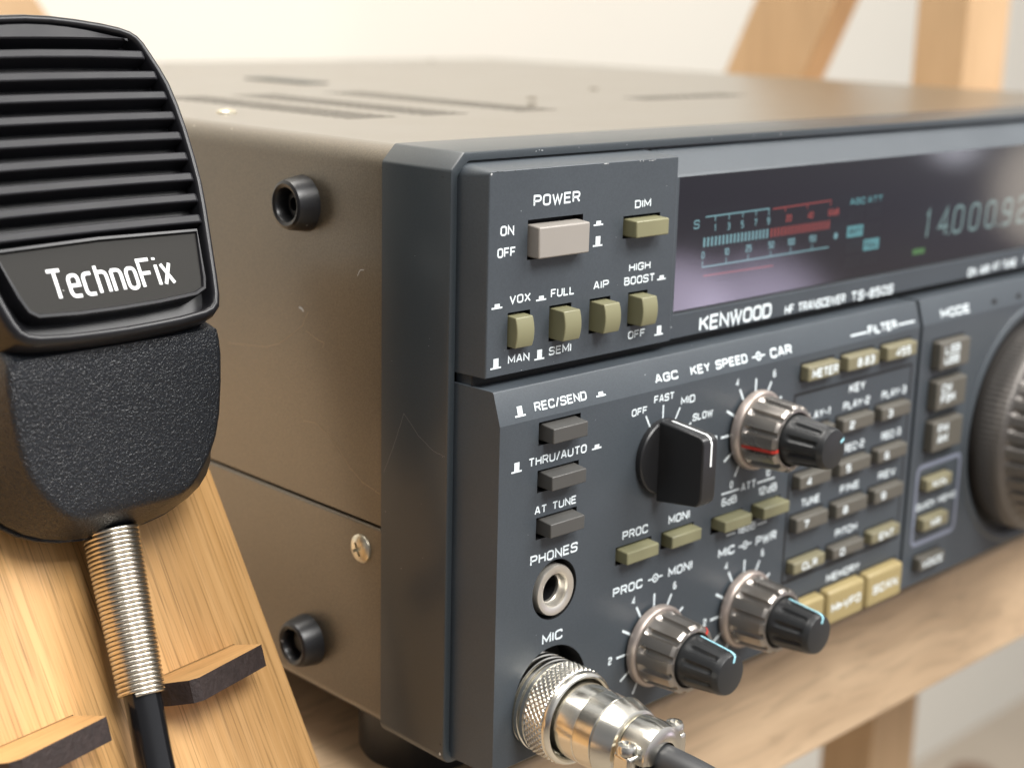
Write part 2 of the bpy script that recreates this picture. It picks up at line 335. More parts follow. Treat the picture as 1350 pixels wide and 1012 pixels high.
# ------------------------------------------------------------------ lettering (stroke drawn capitals, squared like the radio's)
G = {'A': '0,0 2.5,10 3.5,10 6,0|1.1,3.2 4.9,3.2', 'B': '0,0 0,10 5.5,10r 5.5,5.3r 0,5.3|4.6,5.3 6,5.3r 6,0r 0,0', 'C': '6,7.3 6,10r 0,10r 0,0r 6,0r 6,2.7',
     'D': '0,0 0,10 6,10r 6,0r z', 'E': '5.6,10 0,10 0,0 5.6,0|0,5.2 5,5.2', 'F': '5.6,10 0,10 0,0|0,5 4.8,5', 'G': '6,7.4 6,10r 0,10r 0,0r 6,0r 6,4.8 3.2,4.8',
     'H': '0,0 0,10|6,0 6,10|0,5.2 6,5.2', 'I': '0,0 0,10', 'J': '4.5,10 4.5,0r 0,0r 0,2.5', 'K': '0,0 0,10|6,10 .4,4.8|2.2,6.2 6,0', 'L': '0,10 0,0 5.4,0', 'M': '0,0 0,10 3.6,2.5 7.2,10 7.2,0',
     'N': '0,0 0,10 6,0 6,10', 'O': '0,0r 0,10r 6,10r 6,0r z', 'P': '0,0 0,10 6,10r 6,4.6r 0,4.6', 'Q': '0,0r 0,10r 6,10r 6,0r z|3.6,3 6.4,-.8', 'R': '0,0 0,10 6,10r 6,4.8r 0,4.8|3.4,4.8 6,0',
     'S': '6,7.6 6,10r 0,10r 0,5.2r 6,5.2r 6,0r 0,0r 0,2.4', 'T': '0,10 6,10|3,10 3,0', 'U': '0,10 0,0r 6,0r 6,10', 'V': '0,10 3,0 6,10', 'W': '0,10 2.2,0 4.3,8.5 6.4,0 8.6,10',
     'X': '0,0 6,10|0,10 6,0', 'Y': '0,10 3,4.8 6,10|3,4.8 3,0', 'Z': '0,10 6,10 0,0 6,0', '/': '0,-.6 3.4,10.6', '-': '0,4.8 3.2,4.8', '.': '0,0 0,.9', '=': '0,3.4 5,3.4|0,6.6 5,6.6',
     '>': '0,2 5,5 0,8 z', '0': '0,0r 0,10r 5.4,10r 5.4,0r z', '1': '.2,8 2,10 2,0', '2': '0,7.6 0,10r 5.4,10r 5.4,5.4r 0,4.2r 0,0 5.4,0', '3': '0,10 5.4,10r 5.4,5.2 1.4,5.2|4.6,5.2 5.4,5.2 5.4,0r 0,0',
     '4': '4.2,0 4.2,10 0,3 5.8,3', '5': '5.2,10 0,10 0,5.8 5.4,5.8r 5.4,0r 0,0', '6': '5,10 0,10r 0,0r 5.4,0r 5.4,5.6r 0,5.6', '7': '0,10 5.4,10 2,0', '8': '0,0r 0,5.3r 5.4,5.3r 5.4,0r z|.4,5.3r .4,10r 5,10r 5,5.3r z',
     '9': '.4,0 5.4,0r 5.4,10r 0,10r 0,4.4r 5.4,4.4', 'd': '4.8,10 4.8,0|4.8,0 0,0r 0,6.2r 4.8,6.2',
     'e': '0,3.9 4.4,3.9 4.4,7.6r 0,7.6r 0,0r 4.4,0', 'c': '4,7.6 0,7.6r 0,0r 4,0', 'h': '0,0 0,10|0,7.6 4.4,7.6r 4.4,0', 'n': '0,0 0,7.6|0,7.6 4.4,7.6r 4.4,0', 'o': '0,0r 0,7.6r 4.4,7.6r 4.4,0r z',
     'i': '0,0 0,7.6|0,9.5 0,10.4', 'x': '0,0 4.4,7.6|0,7.6 4.4,0'}
def glyph(ch, rad=2.7):
    out = []
    for st in G[ch].split('|'):
        tk = st.split(); closed = tk[-1] == 'z'
        if closed: tk = tk[:-1]
        P = [(tuple(float(q) for q in t.rstrip('r').split(',')), t.endswith('r')) for t in tk]
        res = []; n = len(P)
        for i, (p, rd) in enumerate(P):
            if rd and (closed or 0 < i < n-1):
                a = V(P[i-1][0]) - V(p); b = V(P[(i+1) % n][0]) - V(p); k = min(rad, a.length*.48, b.length*.48)
                s_, e_ = V(p)+a.normalized()*k, V(p)+b.normalized()*k
                for t in (0, .25, .5, .75, 1):
                    q = s_*(1-t)**2 + V(p)*2*t*(1-t) + e_*t*t; res.append((q.x, q.y))
            else: res.append(p)
        out.append((res, closed))
    return out
def gw(ch): return 3.6 if ch == ' ' else max(p[0] for st in glyph(ch) for p in st[0])
def text(mb, F, s_, x0, x1, zb, h, sw=.185, c=.03, gap=2.6, mi=0, slant=0):
    """lettering set between x0 and x1, base line zb, cap height h"""
    tot = sum(gw(q) for q in s_) + gap*(len(s_)-1); hw = sw*h/2
    kx = (x1-x0-2*hw)/tot if tot else 1; kz = (h-2*hw)/10; x = x0+hw
    for q in s_:
        if q != ' ':
            for k_, (pts, cl) in enumerate(glyph(q)):
                mb.ribbon(F, [(x+p[0]*kx+slant*p[1]*kz, zb+hw+p[1]*kz) for p in pts], hw, cl, c+.006*k_, mi)
        x += (gw(q)+gap)*kx
def textc(mb, F, s_, xc, zb, h, sw=.19, c=.03, k=.085):
    tot = (sum(gw(q) for q in s_) + 2.7*(len(s_)-1))*h*k + sw*h
    text(mb, F, s_, xc-tot/2, xc+tot/2, zb, h, sw, c)
def icon(mb, F, x, z, tall, c=.03):
    mb.poly(F, [(x-1.35, z-.2), (x+1.35, z-.2), (x+1.35, z+.12), (x-1.35, z+.12)], c)
    hgt = 1.75 if tall else .72
    mb.poly(F, [(x-.62, z+.12), (x+.70, z+.12), (x+.70, z+hgt), (x-.62, z+hgt)], c+.002)
def pot(mb, F, x, z, r=.8, c=.03):
    mb.ribbon(F, [(x+r*math.cos(t*math.pi/12), z+r*math.sin(t*math.pi/12)) for t in range(24)], .17, True, c)
    mb.poly(F, [(x+.3*math.cos(t*math.pi/6), z+.3*math.sin(t*math.pi/6)) for t in range(12)], c)
    mb.ribbon(F, [(x-r-1.5, z), (x-r, z)], .17, c=c); mb.ribbon(F, [(x+r, z), (x+r+1.5, z)], .17, c=c)

# ================================================================== setting
bk = MB(); bk.box(-3500, 5000, 900, 960, -1000, 2600); wall = bk.build('wall', M_['wall']); wall['kind'] = 'structure'
bk = MB(); bk.box(-3500, 5000, -2500, 899, -1060, -1000); fl = bk.build('floor', M_['floor']); fl['kind'] = 'structure'

rack = thing('wooden_rack', 'pale pine rack with thick shelf board, square uprights and slanted braces', 'rack', (200, 200, -52))
b = MB(); b.box(-420, 640, 10, 480, -52, -15); b.build('shelf_board', M_['pine'], rack, bevel=(1.6, 3))
b = MB(); b.box(466, 504, 165, 192, -15, 700); b.build('upright', M_['pinev'], rack, bevel=(1, 2))
b = MB(); b.box(386, 424, 134, 161, -1000, -52.2); b.build('leg', M_['pinev'], rack, bevel=(1, 2))
F_ = Fr((470, 0, 0), Y, Z, X)
def brace(F, p0, p1, wd, t0, t1):
    dv = (V(p1)-V(p0)); q = V((-dv.y, dv.x)).normalized()*wd/2; m = MB()
    m.prism(F, [V(p0)-q, V(p1)-q, V(p1)+q, V(p0)+q], t0, t1); return m
brace(F_, (340, -14.8), (180, 334), 45, 0, 20).build('brace', M_['pinev'], rack, bevel=(1, 2))
brace(Fr((0, 470, 0), X, Z, -Y), (240, -14.8), (60, 255), 40, -8, 14).build('brace', M_['pinev'], rack, bevel=(1, 2))

bn = MB(); bn.lathe(Fr((1120, 452, -1020), X, Y, Z), 0, 0, [(24, 0), (24, 405), (27, 415), (27, 425), (22, 434), (10, 438)], 40)
o = bn.build('chair_post', M_['brown'], None, smooth=40); o['label'] = 'blurred brown rounded wooden post end seen below the shelf'; o['category'] = 'post'

# ================================================================== the transceiver
tr = thing('transceiver', 'dark grey amateur radio transceiver with bronze metal case on the pine shelf', 'radio', (165, 167, -15))
def part(mb, name, m, parent=tr, **k): return mb.build(name, m, parent, **k)
def rrect(x0, x1, z0, z1, rt, rb, y, n=6):
    pts = []
    for (cx, cz, a0, rad) in ((x1-rb, z0+rb, -90, rb), (x1-rt, z1-rt, 0, rt), (x0+rt, z1-rt, 90, rt), (x0+rb, z0+rb, 180, rb)):
        for i in range(n+1):
            t = R(a0+90*i/n); pts.append(V((cx+rad*math.cos(t), y, cz+rad*math.sin(t))))
    return pts
# --- metal case: upper and lower shell with the seam between them
def shell(z0, z1, rt, rb, y0, y1, ins=.3):
    m = MB(); m.loft([rrect(ins, 330-ins, z0, z1, rt, rb, y0, 8), rrect(ins, 330-ins, z0, z1, rt, rb, y1, 8)], True, True); return m
TOPF = Fr((0, 0, 119.7), X, Y, Z)
m = MB()
pr = [V((.3, 0, 44.6)), V((.3, 0, 115.2))] + [V((4.8-4.5*math.cos(R(a)), 0, 115.2+4.5*math.sin(R(a)))) for a in range(10, 91, 10)]
prr = [V((330-q.x, 0, q.z)) for q in pr]
for P in (pr, prr[::-1]):
    n = len(P); m.add([q+V((0, 19.3, 0)) for q in P]+[q+V((0, 334, 0)) for q in P], [(i, n+i, n+i+1, i+1) for i in range(n-1)])
slots = []
for (xa, xb) in ((34, 49), (57, 72), (88, 103)):
    for k in range(20): slots.append((xa, xb, 73+k*4.1, 75.0+k*4.1, .5))
for k in range(12): slots.append((158+k*4.1, 160.2+k*4.1, 90, 101, .4))
holed(m, TOPF, 4.8, 325.2, 19.3, 334, rects=slots)
m.add([(.3, 334, 44.6), (329.7, 334, 44.6), (329.7, 334, 115.2), (325.2, 334, 119.7), (4.8, 334, 119.7), (.3, 334, 115.2)], [(0, 1, 2, 3, 4, 5)])
m.add([(.3, 19.3, 44.6), (.3, 334, 44.6), (1.6, 334, 44.6), (1.6, 19.3, 44.6)], [(0, 1, 2, 3)])
m.add([(.3, 19.3, 44.6), (329.7, 19.3, 44.6), (329.7, 19.3, 115.2), (325.2, 19.3, 119.7), (4.8, 19.3, 119.7), (.3, 19.3, 115.2)], [(0, 1, 2, 3, 4, 5)])
top = part(m, 'upper_cover', [M_['case'], mat('slot_floor', (.05, .042, .032), .6)], smooth=40, weld=False)
m = shell(1.0, 44.0, 1.0, 3.0, 19.3, 334); low = part(m, 'lower_cover', M_['case'], smooth=50)
m = MB(); m.box(1.5, 328.5, 19.5, 333, 43, 46); part(m, 'chassis', M_['well'])
# screws, plate and marks on the cover
def screw(F, a, b, rad, parent, mt, cross=True):
    m = MB(); m.lathe(F, a, b, [(rad*.9, -.2), (rad, 0), (rad*.99, .12*rad), (rad*.82, .26*rad), (rad*.5, .35*rad), (rad*.15, .37*rad)], 32, cap0=True)
    s_ = part(m, 'screw', mt, parent, smooth=40)
    if cross:
        k = MB()
        for t in (R(28), R(118)):
            c_, s2 = math.cos(t), math.sin(t)
            k.prism(F, [(a+c_*rad*.5-s2*rad*.11, b+s2*rad*.5+c_*rad*.11), (a-c_*rad*.5-s2*rad*.11, b-s2*rad*.5+c_*rad*.11),
                        (a-c_*rad*.5+s2*rad*.11, b-s2*rad*.5-c_*rad*.11), (a+c_*rad*.5+s2*rad*.11, b+s2*rad*.5-c_*rad*.11)], .2, 2)
        tmp = k.build('cutter', M_['well'], None, smooth=None, bevel=None)
        bmx = bmesh.new(); bmx.from_mesh(tmp.data); bmesh.ops.recalc_face_normals(bmx, faces=bmx.faces); bmx.to_mesh(tmp.data); bmx.free()
        off = V(tr.location) + (V(parent.location) if parent is not tr else V((0, 0, 0)))
        tmp.location = off*0
        md = s_.modifiers.new('cut', 'BOOLEAN'); md.operation = 'DIFFERENCE'; md.object = tmp; md.solver = 'EXACT'; md.use_self = True
        bpy.context.view_layer.update()
        dg = bpy.context.evaluated_depsgraph_get(); me = bpy.data.meshes.new_from_object(s_.evaluated_get(dg))
        s_.modifiers.clear(); s_.data = me; bpy.data.objects.remove(tmp)
    return s_
SIDE = Fr((.3, 0, 0), -Y, Z, -X)                 # the left flank, a = -y
screw(SIDE, -25.9, 38.2, 3.0, low, M_['screw'])
for (a, b_) in ((20, 100), (109, 89), (275, 318), (181, 133), (128, 108)): screw(TOPF, a, b_, 2.4 if a == 20 else 1.5, top, M_['screw'] if a == 20 else M_['case'], False)
m = MB(); m.box(109, 119, 190, 222, 119.75, 120.1); part(m, 'top_plate', M_['patch'], top, bevel=(.3, 2))
def foot(y, z, closed):
    m = MB(); F = SIDE
    pf = [(5.7, 0), (5.6, .8), (5.1, 3.6), (4.8, 4.3), (4.2, 4.6), (3.5, 4.3), (3.2, 3.7), (3.0, 1.6)]
    if closed: pf += [(2.0, 1.5), (1.9, 2.4)]
    else: pf += [(2.3, 1.5), (2.2, 2.2), (1.4, 2.2), (1.3, .6)]
    m.lathe(F, -y, z, pf, 40); return part(m, 'side_foot', M_['rubber'], tr, smooth=32)
foot(44.3, 106.2, False); foot(44.0, 12.4, True)
for (fx, fy) in ((22.5, 32), (307, 32), (25, 310), (305, 310)):
    m = MB(); m.lathe(Fr((0, 0, -15), X, Y, Z), fx, fy, [(13.5, 0), (14, 1), (14.2, 17)], 40, cap0=True); part(m, 'bottom_foot', M_['black'], tr, smooth=30)
def scr(pts, parent, x, mt, hw=.06):
    m = MB(); F = Fr((x, 0, 0), -Y, Z, -X); P = [(-p[0], p[1]) for p in pts]; Q = []
    for i in range(len(P)-1):
        for k in range(6):
            t = k/6; Q.append((P[i][0]*(1-t)+P[i+1][0]*t+random.uniform(-.05, .05), P[i][1]*(1-t)+P[i+1][1]*t+random.uniform(-.05, .05)))
    Q.append(P[-1]); m.ribbon(F, Q, hw, c=.01); return part(m, 'scratch', mt, parent)
scr([(71.8, 72.8), (57.6, 74.4), (53, 76), (49.5, 78.1), (45, 81.1), (42.9, 84.3)], top, .28, M_['scratch'])
scr([(43.8, 80.2), (40, 79), (37.7, 78.8), (38.2, 77.7)], top, .28, M_['scratch'], .05)
scr([(46, 84.8), (45.2, 84.6), (44.5, 84.1)], top, .28, M_['chip'], .22)
scr([(45, 60.9), (41, 61.4), (36, 59.5), (33.4, 57.8), (29.5, 54.4), (25.3, 52.3), (19.9, 51.2)], top, .28, M_['scratch'], .05)
scr([(27, 94), (26.2, 95.2), (25, 95.4)], top, .28, M_['chip'], .07)

def fleck(F, a, b, ln, wd, mi):
    n = random.randint(6, 9); P = []
    for q in range(n):
        t_ = 2*math.pi*q/n; k_ = random.uniform(.55, 1.1); P.append((a+ln*k_*math.cos(t_), b+wd*k_*math.sin(t_)))
    m.poly(F, P, .02, mi)
# --- plastic front frame
m = MB()
def cham(x0, x1, z0, z1, c, rb, y, e=.35):
    P = [q for q in rrect(x0, x1, z0, z1, .1, rb, y, 5)]
    lo_r, lo_l = P[:6], P[18:]
    up_r = [V((x1, y, z1-c-e)), V((x1-.08, y, z1-c)), V((x1-e*.75, y, z1-c+e*.75)), V((x1-c+e*.75, y, z1-e*.75)), V((x1-c, y, z1-.08)), V((x1-c-e, y, z1))]
    up_l = [V((x0+x1-q.x, y, q.z)) for q in up_r[::-1]]
    return lo_r + up_r + up_l + lo_l
m.loft([cham(0, 330, 0, 120, 3.2, 2.5, 19.3), cham(0, 330, 0, 120, 3.2, 2.5, .55), cham(.15, 329.85, .15, 119.85, 3.15, 2.4, .15), cham(.5, 329.5, .5, 119.5, 3.0, 2.2, 0),
        cham(1.5, 328.5, 1.5, 118.4, 2.6, 2.0, 0, .6), cham(1.75, 328.25, 1.75, 118.1, 2.5, 2.0, .9, .6), cham(2.2, 327.8, 2.2, 117.8, 2.4, 1.8, .9, .6)])
m.loft([cham(0, 330, 0, 120, 3.2, 2.5, 19.3), cham(9, 321, 9, 111, 2, 2, 19.3)])
FT = Fr((0, 0, 119.3), X, Z, -Y)
for (x, ln) in ((21.4, .22), (22.2, .14), (23.0, .3), (47, .12), (33.1, .1), (74, .13), (88.5, .1)): fleck(FT, x, random.uniform(-.1, .12), ln, random.uniform(.07, .12), 1)
FS = Fr((0, 0, 0), -Y, Z, -X)
for k in range(13): fleck(FS, -random.choice((18.6, 18.9, 17.5, 9, 6, 2.2)) + random.uniform(-.8, .6), 115.6-random.random()**2*3, random.uniform(.05, .28), random.uniform(.05, .14), 2)
for k in range(9): fleck(FS, -random.uniform(1, 18), random.uniform(8, 112), random.uniform(.05, .11), random.uniform(.04, .08), 1)
fleck(FS, -.8, 4.5, .3, .22, 2); fleck(FS, -.9, 2.4, .3, .4, 1)
frm = part(m, 'front_frame', [M_['frame'], M_['chip'], M_['dchip']], smooth=30)
scr([(18.5, 56.1), (15.7, 61.8), (12.5, 69.4), (8.2, 65.9), (3.8, 63.8), (.6, 63.5)], frm, 0, mat('faint_scratch', (.13, .13, .13), .5), .05)
m = MB()

# --- base of the front, carrying the panels (its front is the bottom of the groove between them)
m = MB(); m.box(2.9, 327, -3.4, 1.0, 1.7, 79.4); m.box(2.9, 54.5, -3.4, 1.0, 79.4, 116.8); m.box(273, 327, -3.4, 1.0, 79.4, 116.8)
part(m, 'panel_base', M_['panel'])
m = MB(); m.box(2.62, 327.3, -3.7, -3.5, 77.0, 79.8); part(m, 'groove_floor', M_['well'])

# --- upper left switch panel
UP = front(-7.0); wd = 1.9
m = MB()
PL = lambda x0, x1, z0, z1, y, r_: [V((q.x, y, q.z)) for q in rrect(x0, x1, z0, z1, r_, .05, y, 9)]
m.loft([PL(2.0, 55.0, 79.5, 118.0, .9, 2.4), PL(2.45, 55.0, 79.5, 117.55, -3.4, 1.6), PL(2.82, 54.95, 79.45, 117.2, -6.72, .8), PL(2.92, 54.85, 79.5, 117.1, -6.93, .6), PL(3.1, 54.7, 79.6, 117.0, -7, .02)])
wells = [(12.7, 27.4, 100.4, 107.8), (38.9, 49.9, 102.0, 106.4), (8.1, 13.9, 84.2, 91.1), (19.0, 25.0, 84.2, 91.1), (30.1, 36.0, 84.2, 91.1), (41.3, 47.1, 84.2, 91.1)]
holed(m, UP, 3.1, 54.7, 79.6, 117.0, rects=[(*q, 2.6) for q in wells])
UT = Fr((0, -7.0, 117.0), X, Z, -Y)
for (x, ln) in ((33.3, .7), (33.9, .35), (43.2, .3), (44.1, .2), (46.0, .25), (46.9, .5), (47.6, .25)): fleck(UT, x, -.1+random.uniform(-.12, .02), ln, random.uniform(.06, .13), 2)
fleck(UT, 3.3, -.35, .28, .32, 2)
for k in range(12): fleck(UT, 4.2+random.random()**1.7*11, random.uniform(-.06, .02), random.uniform(.12, .5), random.uniform(.04, .09), 3)
for (x, z) in ((7.5, -32.8), (4.6, -35.4), (12, -37.2), (20.6, -36.9), (42, -8), (51.5, -5.5), (37, -14.5), (38, -24)): fleck(UT, x, z, random.uniform(.06, .16), random.uniform(.05, .1), 2)
up = part(m, 'switch_panel', [M_['panel'], M_['well'], M_['chip'], M_['dchip']], smooth=16)
t = MB()
text(t, UP, 'POWER', 14.0, 26.4, 110.1, 2.15); text(t, UP, 'ON', 5.75, 9.2, 105.4, 1.85); text(t, UP, 'OFF', 5.1, 9.75, 101.45, 1.8)
text(t, UP, 'DIM', 42.15, 46.9, 107.7, 1.6); text(t, UP, 'VOX', 8.45, 13.9, 92.65, 1.65); text(t, UP, 'FULL', 19.25, 25.7, 92.6, 1.65)
text(t, UP, 'AIP', 31.0, 35.4, 92.8, 1.6); text(t, UP, 'HIGH', 41.2, 47.6, 95.25, 1.6); text(t, UP, 'BOOST', 39.9, 49.1, 92.6, 1.65)
text(t, UP, 'MAN', 8.4, 14.0, 81.4, 1.6); text(t, UP, 'SEMI', 19.2, 25.3, 81.5, 1.65); text(t, UP, 'OFF', 41.75, 46.9, 81.55, 1.65)
for (x, z) in ((31.75, 105.4), (5.3, 92.4), (16.7, 92.6), (51.2, 92.8)): icon(t, UP, x, z, False)
for (x, z) in ((31.75, 101.4), (5.3, 81.2), (16.65, 81.3), (51.2, 81.4)): icon(t, UP, x, z, True)
part(t, 'printed_lettering', M_['print_'], up)

def button(name, x0, x1, z0, z1, yp, prot, mt, dz_top=.25, bow=.0, parent=tr, bev=.28):
    """key cap: straight sides, face a touch smaller, optionally bowed across its width"""
    m = MB(); n = 8 if bow else 1; loops = []
    yb, yf = yp+1.2, yp-prot
    for k in range(n+1):
        t = k/n; z = z0 + (z1-z0)*t; bw = bow*(1-(2*t-1)**2)
        loops.append([V((x0, yb, z)), V((x1, yb, z)), V((x1, yf-bw, z0+(z1-dz_top-z0)*t)), V((x0, yf-bw, z0+(z1-dz_top-z0)*t))])
    m.loft(loops, True, True)
    return part(m, name, mt, parent, bevel=(bev, 3), smooth=30)
button('power_button', 13.4, 26.9, 100.8, 106.9, -7, 2.4, M_['beige'], .3, bev=.3)
button('push_button', 39.7, 49.4, 102.35, 105.85, -7, 2.9, M_['olive'], .2)
for (x0, pr_) in ((8.5, 1.7), (19.8, 3.0), (31.0, 3.0), (42.1, 2.9)): button('push_button', x0, x0+4.5, 84.6, 90.55, -7, pr_, M_['olive'], .2, bow=.55, bev=.2)

# --- display window, its bezel and what lights up behind the glass
WX0, WX1, WZ0, WZ1 = 56.7, 272.0, 84.3, 112.8
m = MB(); BZ = front(-6.0)
m.add([BZ(55.0, 79.5), BZ(326.9, 79.5), BZ(326.9, WZ0), BZ(55.0, WZ0)], [(0, 1, 2, 3)])
m.add([V((55.0, -6, 79.5)), V((326.9, -6, 79.5)), V((327.4, -3.3, 79.45)), V((55.0, -3.3, 79.45))], [(3, 2, 1, 0)])
m.add([BZ(55.0, WZ0), BZ(WX0, WZ0), BZ(WX0, WZ1), BZ(55.0, WZ1)], [(0, 1, 2, 3)])
m.add([BZ(WX1, WZ0), BZ(326.9, WZ0), BZ(326.9, WZ1), BZ(WX1, WZ1)], [(0, 1, 2, 3)])
m.add([V((55.0, -6, WZ1)), V((326.9, -6, WZ1)), V((327.1, -5.6, WZ1+.5)), V((55.0, -5.6, WZ1+.5)), V((327.9, .9, 118.0)), V((55.0, .9, 118.0))], [(0, 1, 2, 3), (3, 2, 4, 5)])
m.add([BZ(WX0, WZ0), BZ(WX1, WZ0), BZ(WX1, WZ0, -4), BZ(WX0, WZ0, -4)], [(0, 1, 2, 3)])
m.add([BZ(WX0, WZ1), BZ(WX1, WZ1), BZ(WX1, WZ1, -4), BZ(WX0, WZ1, -4)], [(3, 2, 1, 0)], 1)
m.add([BZ(WX0, WZ0), BZ(WX0, WZ1), BZ(WX0, WZ1, -4), BZ(WX0, WZ0, -4)], [(3, 2, 1, 0)], 1)
bz = part(m, 'display_bezel', [M_['panel'], M_['well']])
t = MB()
def kenwood(x0, x1, zb, h):
    text(t, BZ, 'KENWOOD', x0, x1, zb, h, sw=.2, gap=2.2)
    wd_ = (x1-x0)/7; xc = x0+wd_*3.42
    t.poly(BZ, [(xc-.55, zb+h), (xc+.55, zb+h), (xc, zb+h-1.1)], .035)
kenwood(65.5, 90.8, 79.75, 3.35)
text(t, BZ, 'HF TRANSCEIVER', 95.9, 119.8, 79.6, 2.2, sw=.195); text(t, BZ, 'TS-850S', 122.2, 140.4, 79.45, 2.4, sw=.2)
part(t, 'printed_lettering', M_['print_'], bz); t = MB()
text(t, BZ, 'ON AIR', 176.0, 187.0, 79.6, 2.3, sw=.205); text(t, BZ, 'AT TUNE', 188.8, 201.5, 79.9, 2.3, sw=.205); text(t, BZ, 'FINE', 206, 213, 80.1, 2.3, sw=.205)
part(t, 'printed_lettering', M_['print_'], bz)
m = MB(); m.box(WX0, WX1, -2.45, -2.0, WZ0, WZ1); disp = part(m, 'display', M_['vfd'])
DF = front(-2.5)
a = MB(); bR = MB()
text(a, DF, 'S', 66.3, 68.2, 101.0, 1.9, sw=.16)
a.ribbon(DF, [(70.2, 103.3), (92.4, 103.4), (92.4, 101.9)], .16); bR.ribbon(DF, [(93.8, 103.2), (116.3, 103.5)], .16)
for x in (73.5, 78.2, 83.0, 87.7): a.ribbon(DF, [(x, 103.3), (x, 102.2)], .15)
for x, s_ in ((73.5, '1'), (78.2, '3'), (83.0, '5'), (87.7, '7'), (92.4, '9')): textc(a, DF, s_, x, 99.9, 1.6)
for x, s_ in ((100.0, '20'), (108.4, '40'), (117.6, '60dB')):
    bR.ribbon(DF, [(x-1.5, 103.2), (x-1.5, 102.3)], .15); textc(bR, DF, s_, x, 99.9, 1.6)
for k in range(18): a.poly(DF, [(69.8+k*1.3, 96.9), (70.5+k*1.3, 96.9), (70.5+k*1.3, 98.9), (69.8+k*1.3, 98.9)])
for k in range(18): bR.poly(DF, [(93.5+k*1.3, 96.9), (94.15+k*1.3, 96.9), (94.15+k*1.3, 98.9), (93.5+k*1.3, 98.9)])
for x, s_ in ((69.9, '0'), (78.0, '10'), (85.8, '25'), (94, '50'), (101.5, '100'), (109.8, '150')):
    textc(a, DF, s_, x, 94.4, 1.6); a.ribbon(DF, [(x, 92.6), (x, 93.9)], .14)
a.ribbon(DF, [(69.9, 92.6), (116.5, 92.6)], .16); bR.ribbon(DF, [(70.4, 90.7), (95.2, 90.4)], .13)
a.poly(DF, [(119.2+.8*math.cos(q*.5236), 95+.8*math.sin(q*.5236)) for q in range(12)])
part(a, 'meter_scale', M_['cyd'], disp); part(bR, 'meter_scale', M_['rd'], disp)
a = MB(); bR = MB(); c_ = MB()
text(a, DF, 'AGC', 124.1, 130.5, 101.8, 1.5, sw=.22); text(a, DF, 'ATT', 131.6, 138, 101.8, 1.5, sw=.22)
for (x, z, lit) in ((123.8, 98, 0), (131.2, 98, 0), (123.8, 94.1, 1), (131.2, 94.1, 0), (123.8, 90.3, 0), (131.2, 90.3, 1), (123.8, 86.7, 0), (131.2, 86.7, 0)):
    (a if lit else c_).poly(DF, [(x, z), (x+6.7, z), (x+6.7, z+2.7), (x, z+2.7)])
part(a, 'indicator', M_['cy'], disp); part(c_, 'indicator', M_['cell'], disp)
t = MB()
for (x, z, s_) in ((123.8, 94.1, 'ANT1'), (131.2, 90.3, 'FULL')): text(t, DF, s_, x+.8, x+5.9, z+.65, 1.4, sw=.2, c=.02)
part(t, 'indicator_lettering', M_['vfd'], disp)
a = MB()
for s_, x in zip('1400092', (158.2, 164.6, 171.6, 179.9, 188.3, 197.2, 205.8)):
    text(a, DF, s_, x, x+(5.4 if s_ != '1' else 1.9), 90.7, 7.6, sw=.12, slant=.1)
for x in (170.3, 195.6): a.ribbon(DF, [(x, 90.8), (x, 91.7)], .42)
part(a, 'frequency_digits', M_['dig'], disp)
a = MB(); a.poly(DF, [(153.8, 87.1), (159.4, 87.1), (159.4, 88.5), (153.8, 88.5)]); part(a, 'indicator', M_['gr'], disp)
m = MB(); m.poly(front(-4.6), [(WX0+.02, WZ0+.02), (WX1-.02, WZ0+.02), (WX1-.02, WZ1-.02), (WX0+.02, WZ1-.02)]); part(m, 'window_pane', M_['glass'])

# --- lower control panel: left module and right module with a groove between
LP = front(-11.0); sy, sz = 1.75, 6.1; sl = math.hypot(sy, sz)
SP = Fr((0, -11, 71.2), X, V((0, sy/sl, sz/sl)), V((0, -sz/sl, sy/sl)))      # the slanted top strip
ZB = 1.3
def module(x0, x1, l_in, r_in, rects, circles):
    m = MB()
    prof = [(.9, 77.5), (-3.4, 77.45), (-8.7, 77.4), (-9.05, 77.32), (-9.25, 77.05), (-10.94, 71.36), (-11.0, 71.2)]
    lo = [(-11, ZB+.5), (-10.5, ZB), (.9, ZB)]
    for (xx, sgn) in ((x0, 1), (x1, -1)):
        P = [V((xx - (l_in if sgn > 0 else -r_in)*(11+q[0])/7.6, *q)) for q in prof+lo]
        m.add(P, [tuple(range(len(P)))[::-sgn]])
    for Q in (prof, lo):
        for i in range(len(Q)-1):
            p, q = Q[i], Q[i+1]
            m.add([V((x0-l_in*(11+p[0])/7.6, *p)), V((x1+r_in*(11+p[0])/7.6, *p)), V((x1+r_in*(11+q[0])/7.6, *q)), V((x0-l_in*(11+q[0])/7.6, *q))], [(0, 3, 2, 1)])
    holed(m, LP, x0, x1, ZB+.5, 71.2, rects, circles)
    return part(m, 'control_panel', [M_['panel'], M_['well']], smooth=22)
KX = ((96.3, 108.8), (112.2, 125.3), (128.6, 141.4))
rects = [(13.0, 24.4, 65.8, 70.3, 2.5), (13.0, 24.3, 56.5, 60.9, 2.5), (13.0, 24.2, 47.1, 51.5, 2.5), (36.2, 47.2, 36.1, 40.0, 2.5), (50.3, 61.0, 36.2, 40.0, 2.5), (66.9, 77.9, 35.6, 39.4, 2.5), (81.0, 92.0, 35.6, 39.5, 2.5)]
circ = [(18.7, 35.7, 6.15, 6.5), (18.4, 13.6, 10.2, 6.5)]
lp = module(2.9, 146.1, .55, 0, rects, circ)
rp_ = module(147.5, 327.1, 0, .55, [], [(207, 36.4, 31.6, 1.2)])
m = MB(); m.box(145.5, 148.0, -8.6, -3.3, ZB+.4, 76.6); part(m, 'groove_floor', M_['well'])
t = MB()
